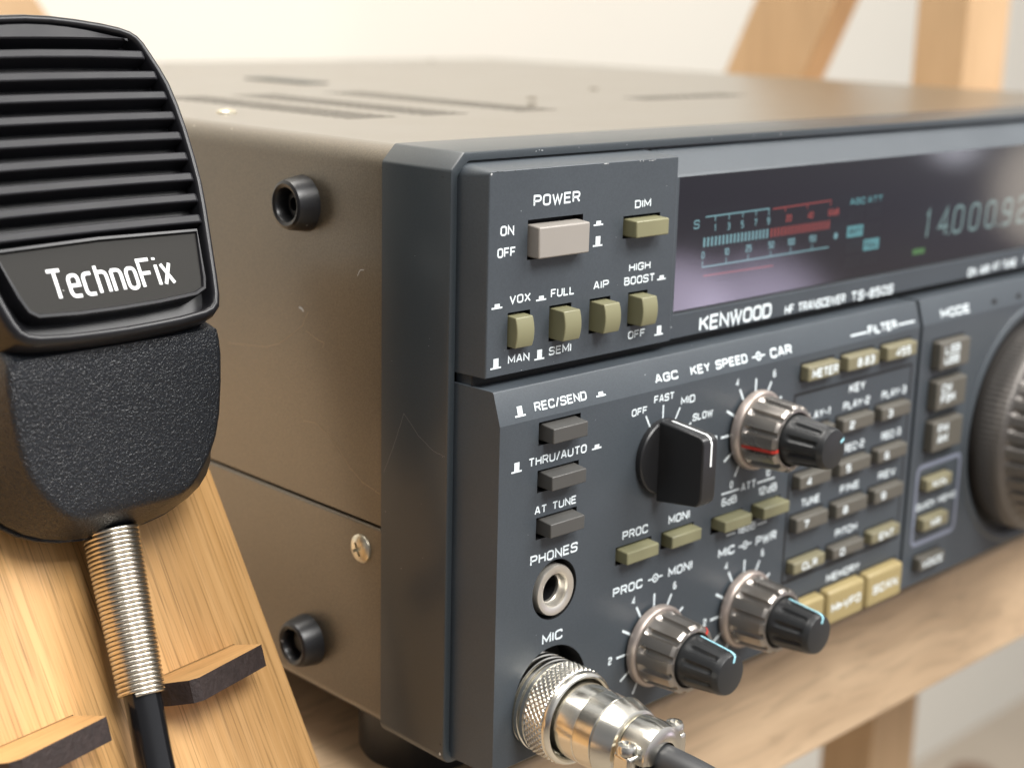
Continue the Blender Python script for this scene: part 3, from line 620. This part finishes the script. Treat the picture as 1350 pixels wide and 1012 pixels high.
T = lambda *q, **k: text(t, LP, *q, **k)
TS = lambda s_, x0, x1, z, h, **k: text(t, SP, s_, x0, x1, (z-71.2)/.96, h, **k)
TS('REC/SEND', 12.25, 26.4, 72.45, 1.75); icon(t, SP, 8.4, 1.25, True); icon(t, SP, 30.4, 1.5, False)
TS('AGC', 46.65, 53.8, 72.4, 1.8, sw=.205); TS('KEY SPEED', 57.9, 77.0, 72.35, 1.95, sw=.205); pot(t, SP, 81.0, 2.0); TS('CAR', 85.2, 93.1, 72.0, 2.2, sw=.205)
TS('FILTER', 123.7, 136, 72.1, 2.1, sw=.205); t.ribbon(SP, [(116.3, 1.7), (123.2, 1.7)], .2, c=.03); t.ribbon(SP, [(136.6, 1.7), (144, 1.7)], .2, c=.03)
T('THRU/AUTO', 10.5, 26.4, 62.0, 1.75); icon(t, LP, 7.4, 61.9, True); icon(t, LP, 29.3, 62.3, False)
T('AT TUNE', 12.5, 24.0, 52.2, 1.65); T('PHONES', 11.7, 24.8, 42.1, 2.05); T('MIC', 15.6, 21.3, 24.8, 2.1, sw=.195)
T('OFF', 39.3, 44.0, 66.8, 1.55); T('FAST', 46.0, 52.3, 68.4, 1.6); T('MID', 54.6, 59.1, 66.7, 1.65); T('SLOW', 58.7, 65.4, 62.5, 1.6)
for aa in (-30, 0, 30, 60):
    q = V((math.sin(R(aa)), math.cos(R(aa)))); t.ribbon(LP, [V((49, 57))+q*7.9, V((49, 57))+q*10.7], .2, c=.03)
for (kx, kz) in ((80, 57.1), (49.1, 15.5), (80, 15.4)):
    for k in range(11):
        aa = R(-150+30*k); q = V((math.sin(aa), math.cos(aa))); t.ribbon(LP, [V((kx, kz))+q*7.9, V((kx, kz))+q*11.3], .27, c=.03)
        if k % 2 == 0:
            if kz-8 < 8 and k in (0, 10): continue
            p_ = V((kx, kz))+q*13.2; textc(t, LP, str(k), p_.x, p_.y-.85, 1.7, sw=.19)
T('PROC', 38.1, 45.9, 41.1, 1.9); T('MONI', 52.5, 59.4, 41.2, 1.9); T('6dB', 70.3, 75.6, 41.2, 1.85); T('12dB', 83.4, 90.3, 40.9, 1.9)
t.ribbon(LP, [(70.1, 44.1), (76.3, 44.1)], .2, c=.03); T('ATT', 76.9, 82.3, 43.25, 1.9); t.ribbon(LP, [(82.8, 44.1), (89.2, 44.1)], .2, c=.03)
t.ribbon(LP, [(72.7, 34.1), (75.7, 34.1)], .18, c=.03); T('18dB', 76.6, 83.2, 33.4, 1.75); t.ribbon(LP, [(83.8, 34.1), (87.3, 34.1)], .18, c=.03)
T('MIC', 70.2, 75.9, 29.35, 2.05, sw=.195); pot(t, LP, 79.8, 30.3); T('PWR', 83.7, 91.4, 29.0, 2.2, sw=.195)
T('PROC', 35.9, 45.0, 29.3, 2.0, sw=.195); pot(t, LP, 49.1, 30.3); T('MONI', 53.3, 61.2, 29.3, 2.05, sw=.195)
T('KEY', 116.8, 123.4, 59.1, 2.1, sw=.205)
for i, s_ in enumerate(('PLAY-1', 'PLAY-2', 'PLAY-3')): T(s_, KX[i][0]+2.6, KX[i][1]+.6, 55.2, 1.95, sw=.195)
for i, s_ in enumerate(('REC-1', 'REC-2', 'REC-3')): T(s_, KX[i][0]+4.0, KX[i][1]-.3, 44.6, 1.95, sw=.195)
for i, s_ in enumerate(('TUNE', 'FINE', 'REV')): T(s_, KX[i][0]+4.1, KX[i][1]-1, 34.5, 1.9, sw=.195)
T('PITCH', 115.6, 124.8, 23.6, 1.9, sw=.195); T('MEMORY', 113.4, 127.5, 12.65, 1.95, sw=.195)
part(t, 'printed_lettering', M_['print_'], lp)
m = MB(); m.ribbon(LP, [(94.9, 17.1), (143.7, 17.1), (143.7, 62.1), (94.9, 62.1)], .32, True, c=.02); part(m, 'keypad_border', M_['well'], lp)
t = MB()
text(t, SP, 'MODE', 156.3, 170.3, .75, 2.2, sw=.205)
part(t, 'printed_lettering', M_['print_'], rp_); t = MB()
text(t, LP, 'QUICK MEMO', 152.2, 171.4, 22.1, 1.7, sw=.195)
part(t, 'printed_lettering', M_['print_'], rp_)
m = MB()
for x in (182.6, 195.6): m.poly(SP, [(x-1.6, 1.9), (x+1.2, .9), (x+1.2, 2.9)], .03); m.poly(SP, [(x+1.2, 1.7), (x+2.2, 1.7), (x+2.2, 2.1), (x+1.2, 2.1)], .03)
part(m, 'indicator_lamps', M_['well'], rp_)
m = MB(); q = [V((p.x, p.z)) for p in rrect(151.2, 172.0, 12.9, 33.8, 1.6, 1.6, 0)]
m.ribbon(LP, q, .62, True, c=.12); part(m, 'raised_border', mat('pale_border', (.20, .22, .28), .4), rp_)

# buttons on the lower panel
for (z0, z1) in ((66.5, 69.85), (57.3, 60.5), (47.9, 51.1)): button('push_button', 14.1, 23.5, z0, z1, -11, 2.9, M_['char'], .45, bev=.2)
for (x0, x1, z0, z1, pr_) in ((37.2, 47.0, 36.6, 39.5, 2.4), (51.2, 60.9, 36.7, 39.6, 2.4), (68.3, 77.7, 36.4, 39.2, 3.0), (81.8, 91.4, 36.4, 39.3, 3.1)):
    button('push_button', x0, x1, z0, z1, -11, pr_, M_['olive'], .3)
def key(x0, x1, z0, z1, s_, mt, prot=2.2, tx=None, h=1.7, lines=None, bev=.35, parent=tr):
    m = MB(); m.ribbon(LP, [(x0-.2, z0-.2), (x1+.2, z0-.2), (x1+.2, z1+.2), (x0-.2, z1+.2)], .28, True, c=.015)
    o = button('key', x0, x1, z0, z1, -11, prot, mt, .35, bev=bev, parent=parent)
    m.build('key_slot', M_['well'], parent)
    t = MB(); F = front(-11-prot)
    if lines:
        for (q, zz) in lines: text(t, F, q, x0+2.2, x0+2.2+2.2*len(q)+.4, zz, h, sw=.2, c=.04)
    elif tx: text(t, F, s_, tx[0], tx[1], (z0+z1-.35)/2-h/2, h, sw=.2, c=.04)
    else: textc(t, F, s_, (x0+x1)/2, (z0+z1-.35)/2-h/2, h, sw=.2, c=.04)
    t.build('key_legend', M_['print_'], o); return o
key(96.6, 108.8, 65.3, 69.0, 'METER', M_['tan'], tx=(98, 108), h=2.1); key(112.2, 125.2, 65.3, 69.0, '8.83', M_['tan'], tx=(116, 123), h=2.1); key(128.8, 141.8, 65.3, 69.0, '455', M_['tan'], tx=(132.5, 139), h=2.1)
for r_, (z0, z1) in enumerate(((50.5, 54.0), (39.9, 43.4), (29.5, 33.2))):
    for c2 in range(3):
        x0, x1 = KX[c2]; key(x0, x1, z0, z1, str(r_*3+c2+1), M_['taupe'], tx=(x0+2.6, x0+4.6), h=1.9)
key(KX[0][0], KX[0][1], 19.4, 22.5, 'CLR', M_['tan'], tx=(99.5, 105.5), h=1.8); key(KX[1][0], KX[1][1], 19.2, 22.2, '0', M_['taupe'], tx=(115, 117), h=1.8)
key(KX[2][0], KX[2][1], 19.2, 22.3, 'ENT', M_['tan'], tx=(132, 138.5), h=1.8)
for (x0, x1, s_, tx) in ((94.6, 109.6, 'M.IN', (98, 107)), (111.0, 126.6, 'M>VFO', (112.6, 125)), (128.0, 143.8, 'SCAN', (130.5, 141.5))):
    key(x0, x1, 2.6, 11.6, s_, M_['gold'], prot=2.6, tx=tx, h=2.2, bev=.8)
for (z0, z1, l2) in ((59.4, 66.6, ('LSB', 'USB')), (48.9, 56.6, ('CW', 'FSK')), (38.0, 46.0, ('FM', 'AM'))):
    key(153.0, 167.3, z0, z1, '', M_['taupe'], prot=2.4, lines=((l2[0], z1-3.3), (l2[1], z1-6.0)), h=2.2)
key(152.9, 165.0, 27.6, 31.0, 'M.IN', M_['tan'], tx=(155.5, 162), h=1.9); key(152.9, 165.0, 16.8, 20.4, 'MR', M_['tan'], tx=(156.5, 161), h=1.9); key(152.9, 165.0, 6.0, 9.6, 'VOICE', M_['taupe'], tx=(154, 164), h=1.9)

# --- phones jack (brass ring in its hole) and the socket behind the plug
m = MB(); F = LP; m.lathe(F, 18.9, 35.4, [(5.2, -5), (5.2, -.3), (5.0, .15), (3.9, .2), (3.45, -.05), (3.25, -.6), (3.2, -1.6), (2.9, -2), (2.9, -6.4)], 56, cap1=False); part(m, 'phones_jack', M_['jack'], smooth=35)
m = MB(); m.lathe(F, 18.9, 35.4, [(2.85, -2.6), (2.8, -6.3), (.1, -6.3)], 32); part(m, 'jack_bottom', M_['well'])

# --- rotary knobs
def flute(n, dep, wid, c0, c1):
    def f(t, c):
        if not (c0 <= c <= c1): return 0
        ph = (t*n/(2*math.pi)) % 1; q = abs(ph-.5)*2          # 0 in groove centre
        e = min(1, (c-c0)/.7, (c1+.01-c)/.5) if c1 < 90 else min(1, (c-c0)/.7)
        return dep*max(0, e)*max(0, 1-(q/wid)**2)**.5 if q < wid else 0
    return f
def knob(cx, cz, red_a, blue_a):
    F = LP
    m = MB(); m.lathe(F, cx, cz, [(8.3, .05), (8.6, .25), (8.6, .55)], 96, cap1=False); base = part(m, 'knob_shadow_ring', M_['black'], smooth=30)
    base.name = 'knob_shade_ring'  # black ring: the shade under the flange put into colour
    m = MB(); m.lathe(F, cx, cz, [(8.5, .5), (8.9, .7), (8.9, 1.7), (8.62, 2.25), (8.5, 2.4), (8.05, 2.45)], 96, cap1=False); kb = part(m, 'dual_knob', M_['knobf'], smooth=35)
    base.parent = kb; base.matrix_parent_inverse = Matrix.Identity(4)
    m = MB(); pf = [(8.0, 2.3), (7.95, 2.6)] + [(7.92-.025*k, 2.9+.34*k) for k in range(23)] + [(7.15, 10.65), (6.85, 11.0), (6.35, 11.15), (6.0, 11.15), (5.8, 10.9), (5.75, 9.0)]
    fl_ = flute(12, .95, .42, 3.0, 99)
    m.lathe(F, cx, cz, pf, 12*28, cap1=True, mod=lambda t, c: fl_(t, c)*(1 if c < 10.4 else .7 if c < 10.8 else .3 if c < 11.1 and c > 10.95 else 0)); ok = part(m, 'outer_knob', M_['knobm'], kb, smooth=22)
    m = MB(); pf = [(5.5, 9.2), (5.55, 10.5), (5.45, 11.4)] + [(5.4-.055*k, 11.8+.5*k) for k in range(15)] + [(4.62, 19.5), (4.55, 19.8), (4.3, 20.6), (4.15, 20.85), (3.8, 20.95)]
    fl2 = flute(10, .5, .36, 12.2, 19.4)
    m.lathe(F, cx, cz, pf, 120, mod=fl2); ik = part(m, 'inner_knob', M_['knob'], kb, smooth=30)
    def pointer(aa, pf_, hw, mt, par):
        aa = R(aa); e = V((math.sin(aa), math.cos(aa))); n_ = V((e.y, -e.x)); m = MB(); P, Q = [], []
        for (rd, c) in pf_:
            p_ = V((cx, cz))+e*rd; P.append(F(*(p_-n_*hw), c)); Q.append(F(*(p_+n_*hw), c))
        k = len(P); m.add(P+Q, [(i, i+1, k+i+1, k+i) for i in range(k-1)]); part(m, 'pointer_line', mt, par)
    pointer(blue_a, [(5.45, 11.8), (4.72, 19.2), (4.62, 19.9), (4.36, 20.68), (3.85, 21.02), (2.6, 21.0)], .36, M_['blue'], ik)
    pointer(red_a, [(7.9, 2.8), (7.97, 2.9), (7.42, 10.4), (6.9, 11.08), (6.05, 11.22)], .38, M_['red'], ok)
knob(80, 57.1, -103, 62); knob(49.1, 15.5, 40, 14); knob(80, 15.4, 110, 12)

# --- AGC selector: skirt and tall bar
m = MB(); m.lathe(LP, 49, 57, [(7.9, .05), (7.9, 1.2), (7.6, 1.5), (6.8, 1.55)], 72); agc = part(m, 'selector_knob', M_['black'], smooth=35)
m = MB(); AF = Fr((0, 0, 0), -Y, Z, -X)
pts = [(12.3, 48.0), (22.6, 49.3), (23.6, 50.2), (23.9, 51.3), (23.9, 62.3), (23.6, 63.3), (22.6, 63.9), (12.3, 65.0)]
m.prism(Fr((0, 0, 0), Y*-1, Z, X*-1), pts, -50.9, -46.4); bar = part(m, 'selector_bar', M_['black'], agc, bevel=(.35, 3), smooth=30)
m = MB(); P = [(48.9, -13.6, 64.87), (48.9, -22.4, 63.98), (48.9, -23.45, 63.45), (48.9, -23.93, 62.3), (48.9, -23.93, 57.6)]
k = len(P); m.add([V(p)+V((-.3, 0, 0)) + V((0, -.03, .03)) for p in P]+[V(p)+V((.3, 0, 0)) + V((0, -.03, .03)) for p in P], [(i, i+1, k+i+1, k+i) for i in range(k-1)]); part(m, 'pointer_line', M_['white'], bar)

# --- main tuning knob in its round dish
MK = (207.0, 36.4)
m = MB(); m.lathe(LP, *MK, [(31.7, -.9), (32.1, .1), (32.7, .65), (33.6, .65), (34.3, .03)], 128, cap1=False); part(m, 'dish_rim', M_['panel'], smooth=50)
m = MB()
def ridg(t, c):
    if 1.2 < c < 7.6: return .42*abs(math.sin(t*62))
    if 9.5 < c < 19: return .9*max(0, math.cos(t*38))**2
    return 0
m.lathe(LP, *MK, [(28.6, -1.1), (29.2, .9), (29.4, 1.6), (29.4, 4.2), (29.2, 7.2), (28.6, 8.0), (27.2, 8.6), (27.0, 9.8), (26.9, 11), (26.7, 14), (26.5, 18.6), (25.8, 20), (24, 20.8)], 124*6, mod=ridg)
part(m, 'tuning_knob', mat('taupe_knob_metal', (.185, .172, .160), .38, .7, var=.06, vscale=90), smooth=50)

# ================================================================== microphone plug in the MIC socket
pg = thing('microphone_plug', 'nickel plated round plug with knurled ring screwed into the MIC socket', 'plug', (17.1, -11, 12.3))
PF = Fr((17.1, -7.5, 12.3), X, Z, V((.0, -1, -.012)))
def pz(y): return -7.5 - y
m = MB(); pf = [(9.0, -1)]
for k in range(5): pf += [(9.4, -.4+k*1.5), (9.4, .4+k*1.5), (8.8, .7+k*1.5), (8.8, 1.0+k*1.5)]
m.lathe(PF, 0, 0, pf, 72, cap1=True); m.build('thread', M_['nickel'], pg, smooth=30)
m = MB(); NK, rows = 184, 14
loops = []
z0, z1 = 6.6, 11.5
for j in range(rows*4+1):
    c = z0+(z1-z0)*j/(rows*4); lp_ = []
    for i in range(NK*3):
        t_ = 2*math.pi*i/(NK*3); tri = lambda q_: max(0, 1-abs((q_ % 1)-.5)*2/.52)
        q = 9.62 - .34*max(tri((t_*46+c*4.6)/(2*math.pi)), tri((t_*46-c*4.6)/(2*math.pi))); e_ = min(1, (c-z0)/.3, (z1-c)/.3); q = 9.25+(q-9.25)*max(0, e_)
        lp_.append(PF(q*math.cos(t_), q*math.sin(t_), c))
    loops.append(lp_)
m.loft(loops); m.lathe(PF, 0, 0, [(8.4, 6.4), (9.25, 6.6)], 96, cap1=False)
m.build('knurled_ring', M_['nickel'], pg, smooth=60)
m = MB(); m.lathe(PF, 0, 0, [(9.25, 11.5), (9.4, 11.7), (9.35, 12.4), (9.05, 12.9), (8.6, 13.1), (8.2, 12.8), (8.1, 8)], 96, cap1=False); m.build('ring_collar', M_['nickel'], pg, smooth=40)
m = MB(); m.lathe(PF, 0, 0, [(7.55, 8), (7.55, 17.6), (7.48, 17.75), (7.48, 17.9), (7.55, 18.05), (7.5, 22.0), (7.35, 22.3), (7.9, 22.6), (8.1, 23.0), (7.6, 25.0), (6.9, 27.0), (6.3, 27.3), (5.4, 27.35)], 96); m.build('barrel', M_['nickel'], pg, smooth=25)
# cable clamp: two saddles drawn together by screws
m = MB()
for s_ in (1, -1):
    lp0 = []
    for (rd, c) in ((5.6, 27.4), (6.4, 28.0), (6.5, 31.5), (6.1, 33.8), (4.4, 34.6), (3.2, 34.4)):
        lp0.append([PF(rd*math.cos(R(q_))*(.92), s_*(.35+rd*math.sin(R(q_))*.98), c) for q_ in range(0, 181, 9)])
    n = len(lp0[0])
    for k in range(len(lp0)-1): m.add(lp0[k]+lp0[k+1], [(i, i+1, n+i+1, n+i) for i in range(n-1)])
m.build('cable_clamp', M_['nickel'], pg, smooth=40)
m = MB(); m.box(-8.2, -5.0, -2.4, 2.4, 28.6, 32.8, F=PF); m.box(5.0, 8.2, -2.4, 2.4, 28.6, 32.8, F=PF); m.build('clamp_ears', M_['nickel'], pg, bevel=(.7, 3), smooth=30)
for xs in (-6.7, 6.7):
    m = MB(); SF = Fr(PF(xs, 2.4, 30.7), X, V((0, 1, 0)), V((0, 0, 1)))
    m.lathe(SF, 0, 0, [(1.9, 0), (1.9, 1.2), (1.6, 1.7), (.8, 1.9), (.5, 1.3)], 28); m.build('clamp_screw', M_['nickel'], pg, smooth=35)
m = MB()
cp = [PF(0, 0, 27), PF(0, 0, 35), PF(.4, -.5, 44), PF(2, -3, 60), PF(6, -10, 85), PF(12, -26, 110), PF(14, -60, 125), PF(10, -110, 125)]
def smooth_path(P, n=8):
    o = []
    for i in range(len(P)-1):
        p0, p1, p2, p3 = P[max(i-1, 0)], P[i], P[i+1], P[min(i+2, len(P)-1)]
        for k in range(n):
            t = k/n; o.append(.5*((2*p1)+(p2-p0)*t+(2*p0-5*p1+4*p2-p3)*t*t+(3*p1-p0-3*p2+p3)*t**3))
    return o+[P[-1]]
m.tube(smooth_path(cp), 3.0, 24); m.build('cable', M_['gcable'], pg, smooth=40)

# ================================================================== bamboo stand
az, th = R(10), R(27.8)
n_h = V((math.sin(az), -math.cos(az), 0)); hb = V((math.cos(az), math.sin(az), 0))
Lb = math.cos(th)*Z - math.sin(th)*n_h; Nb = math.cos(th)*n_h + math.sin(th)*Z
OB = V((-12.59, 15.24, -15.0))
bs = thing('bamboo_stand', 'leaning bamboo stand board with dark edged pegs behind the microphone', 'stand', OB)
BF = Fr((0, 0, 0), X, -Y, -Y)                    # local axes of the stand: x across, z up the board, y into it
def stand_part(mb, name, mats, **k):
    o = mb.build(name, mats, None, local=lambda q: q*S, **k); o.parent = bs; return o
bs.rotation_euler = Matrix((hb, -Nb, Lb)).transposed().to_euler()
LF = Fr((0, 0, 0), X, Z, -Y)                     # a = across, b = up, c = out of the board
m = MB(); BWD, BH, BT = -128, 118, 7
bl = .8
holed(m, LF, BWD+bl, -bl, .0, BH-bl, rects=[(-33.6, -10.0, 38.0, 42.5, 6.9), (-73.0, -49.1, 38.0, 42.5, 6.9), (-118, -94, 38.0, 42.5, 6.9)], mi=0, wmi=1)
c0 = [(BWD+bl, 0), (-bl, 0), (-bl, BH-bl), (BWD+bl, BH-bl)]; c1 = [(BWD, 0), (0, 0), (0, BH), (BWD, BH)]
m.loft([[LF(*p, 0) for p in c0], [LF(*p, -.25) for p in [(BWD+.25, 0), (-.25, 0), (-.25, BH-.25), (BWD+.25, BH-.25)]], [LF(*p, -bl) for p in c1], [LF(*p, -BT) for p in c1]], cap1=True)
stand_part(m, 'board', [M_['bamboo'], M_['charred']], smooth=40)
dl = R(11)
PGF = Fr((0, 0, 42.35), X, V((0, -math.cos(dl), -math.sin(dl))), V((0, -math.sin(dl), math.cos(dl))))   # top of a peg: a across, b outwards
def peg(pts):
    m = MB(); m.prism(PGF, pts, -4.3, 0, mi=0, side=1); m2 = stand_part(m, 'peg', [M_['bamboop'], M_['charred']]); return m2
peg([(-33.2, -6), (-10.2, -6), (-10.2, 7.9), (-10.6, 8.2), (-29.6, 11.6), (-31.2, 10.6), (-32.6, 6.0), (-33.2, 2)])
peg([(-72.6, -6), (-49.3, -6), (-49.3, 9.6), (-49.7, 9.9), (-68.6, 12.3), (-70.4, 11.2), (-71.9, 6.5), (-72.6, 2)])
peg([(-117.6, -6), (-94.3, -6), (-94.3, 9.6), (-94.7, 9.9), (-113.6, 12.3), (-115.4, 11.2), (-116.9, 6.5), (-117.6, 2)])
m = MB(); m.prism(Fr((-64, 0, 0), V((0, 1, 0)), Z, X), [(7.05, 0), (75, -37), (82, -33.5), (60, 60), (50, 60), (7.05, 100)], -4, 4); stand_part(m, 'rear_prop', M_['bamboo'])

# ================================================================== hand microphone
az, th = R(3), R(29)
n_h = V((math.sin(az), -math.cos(az), 0)); hm = V((math.cos(az), math.sin(az), 0))
Lm = math.cos(th)*Z - math.sin(th)*n_h; Nm = math.cos(th)*n_h + math.sin(th)*Z
OM = V((-51.78, 30.86, 97.84)) + hm*1.5
mic = thing('hand_microphone', 'black hand microphone with ribbed grille leaning in front of the bamboo board', 'microphone', OM)
mic.rotation_euler = Matrix((hm, -Nm, Lm)).transposed().to_euler()
def mic_part(mb, name, mats, parent=None, **k):
    o = mb.build(name, mats, None, local=lambda q: q*S, **k); o.parent = parent or mic; return o
half = [(0, 51.5), (5, 51.3), (10.1, 50.7), (15, 49.9), (18.4, 49.1), (20.4, 48.3), (21.8, 47.2), (22.8, 45.6), (23.6, 43.3), (24.6, 40.2), (25.4, 37), (25.8, 32.5), (25.85, 28), (25.6, 22), (25.2, 17), (24.4, 12), (23.4, 7), (22.5, 2.5), (21.7, -1.5), (20.9, -5), (20.0, -7.2), (18.4, -8.5), (16.2, -9.1), (11, -9.6), (5.5, -9.8), (0, -9.9)]
half = [(x*1.03, z) for (x, z) in half]
ol = half + [(-x, z) for (x, z) in half[-2:0:-1]]
ol = ol[::-1]                                     # counter-clockwise seen from the front
def inset(P, dd):
    n = len(P); o = []
    for i in range(n):
        a, b_ = V(P[i-1]), V(P[(i+1) % n]); t_ = (b_-a).normalized(); o.append(tuple(V(P[i]) + V((-t_.y, t_.x))*dd))
    return o
LPm = lambda P, c: [LF(p[0], p[1], c) for p in P]
m = MB()
m.loft([LPm(inset(ol, .9), -12), LPm(inset(ol, .1), -9), LPm(ol, -6.5), LPm(ol, -2.2), LPm(inset(ol, .25), -1.2), LPm(inset(ol, .8), -.45), LPm(inset(ol, 1.4), -.35), LPm(inset(ol, 1.75), -.6), LPm(inset(ol, 1.95), -1.3), LPm(inset(ol, 2.1), -4.2)], True, True)
hd = mic_part(m, 'head_shell', M_['head'], smooth=50)
def half_at(z):
    for (a, b_) in zip(half, half[1:]):
        if b_[1] <= z <= a[1] and a[1] != b_[1]: return a[0]+(b_[0]-a[0])*(a[1]-z)/(a[1]-b_[1])
    return 20
zs = [43.85-4.12*k for k in range(9)]
for z in zs:
    hw = half_at(z-.8)-2.7; m = MB()
    P = [(-4.3, z-2.0), (-.75, z-1.75), (-.55, z-1.5), (-.6, z-.2), (-.85, z), (-4.3, z+.9)]   # (c, b): flat face, sloping top
    lo = []
    for x in (-hw-.6, -hw, -hw*.5, 0, hw*.5, hw, hw+.6):
        e_ = .25 if abs(x) > hw else 0; bow = .5*(1-(x/hw)**2)*(1 if z > 42 else .35)
        lo.append([LF(x, b_+bow, c-e_*1.2 if c > -2 else c) for (c, b_) in P])
    m.loft(lo, True, True); mic_part(m, 'grille_slat', M_['slat'], hd, smooth=25, bevel=(.12, 2))
m = MB(); zt = lambda x: 49.25-.85*(x/10)**2
m.loft([[LF(x, q_, c) for (c, q_) in ((-4.2, 45.9), (-.75, 46.0+.35*(1-(x/18)**2)), (-.5, 46.25+.35*(1-(x/18)**2)), (-.55, zt(x)-.25), (-.8, zt(x)), (-4.2, zt(x)+.1))] for x in (-19.6, -19, -16, -12, -8, -4, 0, 4, 8, 12, 16, 19, 19.6)], True, True)
mic_part(m, 'grille_band', M_['slat'], hd, smooth=30)
# badge: framed plate with the lettering
bo = [(-20.0, 8.2), (-18.3, -.6), (-17.2, -3.4), (-15.5, -4.6), (-8, -5.1), (0, -5.2), (8, -5.1), (16.2, -4.6), (18.6, -3.6), (19.4, -1.5), (20.9, 8.2), (0, 8.7)]
m = MB(); m.loft([LPm(bo, -4.2), LPm(bo, -.9), LPm(inset(bo, .25), -.55), LPm(inset(bo, .75), -.5), LPm(inset(bo, .95), -.8), LPm(inset(bo, 1.0), -1.0)]); bd = mic_part(m, 'badge_frame', M_['head'], hd, smooth=35)
bi = inset(bo, .9); m = MB(); m.poly(LF, bi, -1.0); mic_part(m, 'badge_plate', M_['badge'], bd)
t = MB(); text(t, LF, 'TechnoFix', -11.8, 13.0, -1.8, 5.6, sw=.115, c=-.93, gap=2.6); mic_part(t, 'badge_lettering', M_['white'], bd)
# handle body, tapering back and down from the head
def ring(hf, hb_, vf, vb, wf, wb, n=8, rf=3.0, rb=6.0):
    P = []
    for (cx_, cw, rad, a0, h_) in ((1, wb, rb, -90, hb_), (1, wf, rf, 0, hf), (-1, wf, rf, 90, hf), (-1, wb, rb, 180, hb_)):
        rad = min(rad, h_*.8, abs(wf-wb)*.4)
        for i in range(n+1):
            t_ = R(a0+90*i/n); sx = 1 if cx_ > 0 else -1
            x = cx_*(h_-rad)+rad*math.cos(t_); w_ = (cw+rad if a0 in (-90, 180) else cw-rad)+rad*math.sin(t_)
            fr = (w_-wb)/(wf-wb); P.append(LF(x, vb+(vf-vb)*fr, w_))
    return P
st = [(19, 20, 26, 26, -7.5, -25), (19.5, 20.2, 2, 2, -7.5, -25), (20.6, 20.8, -7, -7, -7, -25)]
for (hf_, vf_, wf_, hb_, vb_) in ((21.3, -10.2, -4.4, 22.4, -10.6), (21.6, -12, -5.1, 23.6, -12.4), (21.7, -14.5, -6.2, 24.4, -15), (21.4, -19, -8.4, 24.7, -20), (20.6, -24.5, -11, 24.4, -25), (19.5, -28, -12.6, 23.8, -28.8), (18.0, -30.6, -13.7, 22.6, -31.4),
        (16.3, -32.8, -14.7, 20.9, -33.6), (14.6, -34.6, -15.5, 18.4, -35.7), (12.9, -35.8, -16.1, 15.2, -37.4), (11.2, -36.5, -16.6, 11.5, -38.6), (8.5, -37.0, -17.3, 7, -39.3)):
    st.append((hf_, hb_, vf_, vb_, wf_, -25))
m = MB(); m.loft([ring(*q, rf=1.5, rb=2.5) for q in st], True, True)
by = mic_part(m, 'handle', M_['leather'], smooth=48)
m = MB(); m.loft([ring(q[1]-.35, q[1]-1.5, q[3]+(.3 if k > 5 else 0), q[3]+(.9 if k > 5 else 0), -25, -25.5, rf=.1, rb=.1) for k, q in enumerate(st)], True, True); mic_part(m, 'seam_line', M_['well'], smooth=60)
m = MB(); m.loft([ring(q[1]-.05, q[1]-1.2, q[3]+(.05 if k > 5 else 0), q[3]+(.8 if k > 5 else 0), -25.35, -29.4, rf=.6, rb=2) for k, q in enumerate(st)], True, True); mic_part(m, 'back_shell', M_['leather'], smooth=60)
m = MB(); m.lathe(Fr((0, 29.5, 14), X, Z, Y), 0, 0, [(3, 0), (3, 2.0), (6, 2.1), (6.2, 3.0), (5.5, 3.4)], 32); mic_part(m, 'hang_stud', M_['steel'], smooth=35)
# spring boot and cable
A0, A1 = V((1.2-1.5, 26.0, -38.5)), V((-2.6-1.5, 26.4, -68.6))
ax = (A1-A0).normalized(); e1 = ax.orthogonal().normalized(); e2 = ax.cross(e1)
m = MB(); P = []; turns = 37; N = turns*26
for i in range(N+1):
    t_ = i/N; rad = 4.85-1.0*t_; p_ = A0.lerp(A1, t_); q_ = 2*math.pi*turns*t_
    P.append(p_+e1*rad*math.cos(q_)+e2*rad*math.sin(q_))
m.tube(P, .40, 8); mic_part(m, 'spring_boot', M_['steel'], smooth=60)
m = MB(); A2 = A1+ax*20+V((.5, 0, 0)); A3 = A2+V((-.5, -6, -18)); A4 = A3+V((-6, -14, -16))
m.tube(smooth_path([A0-ax*3, A0.lerp(A1, .5), A1, A2, A3, A4]), 3.3, 24); mic_part(m, 'cable', M_['cable'], smooth=50)
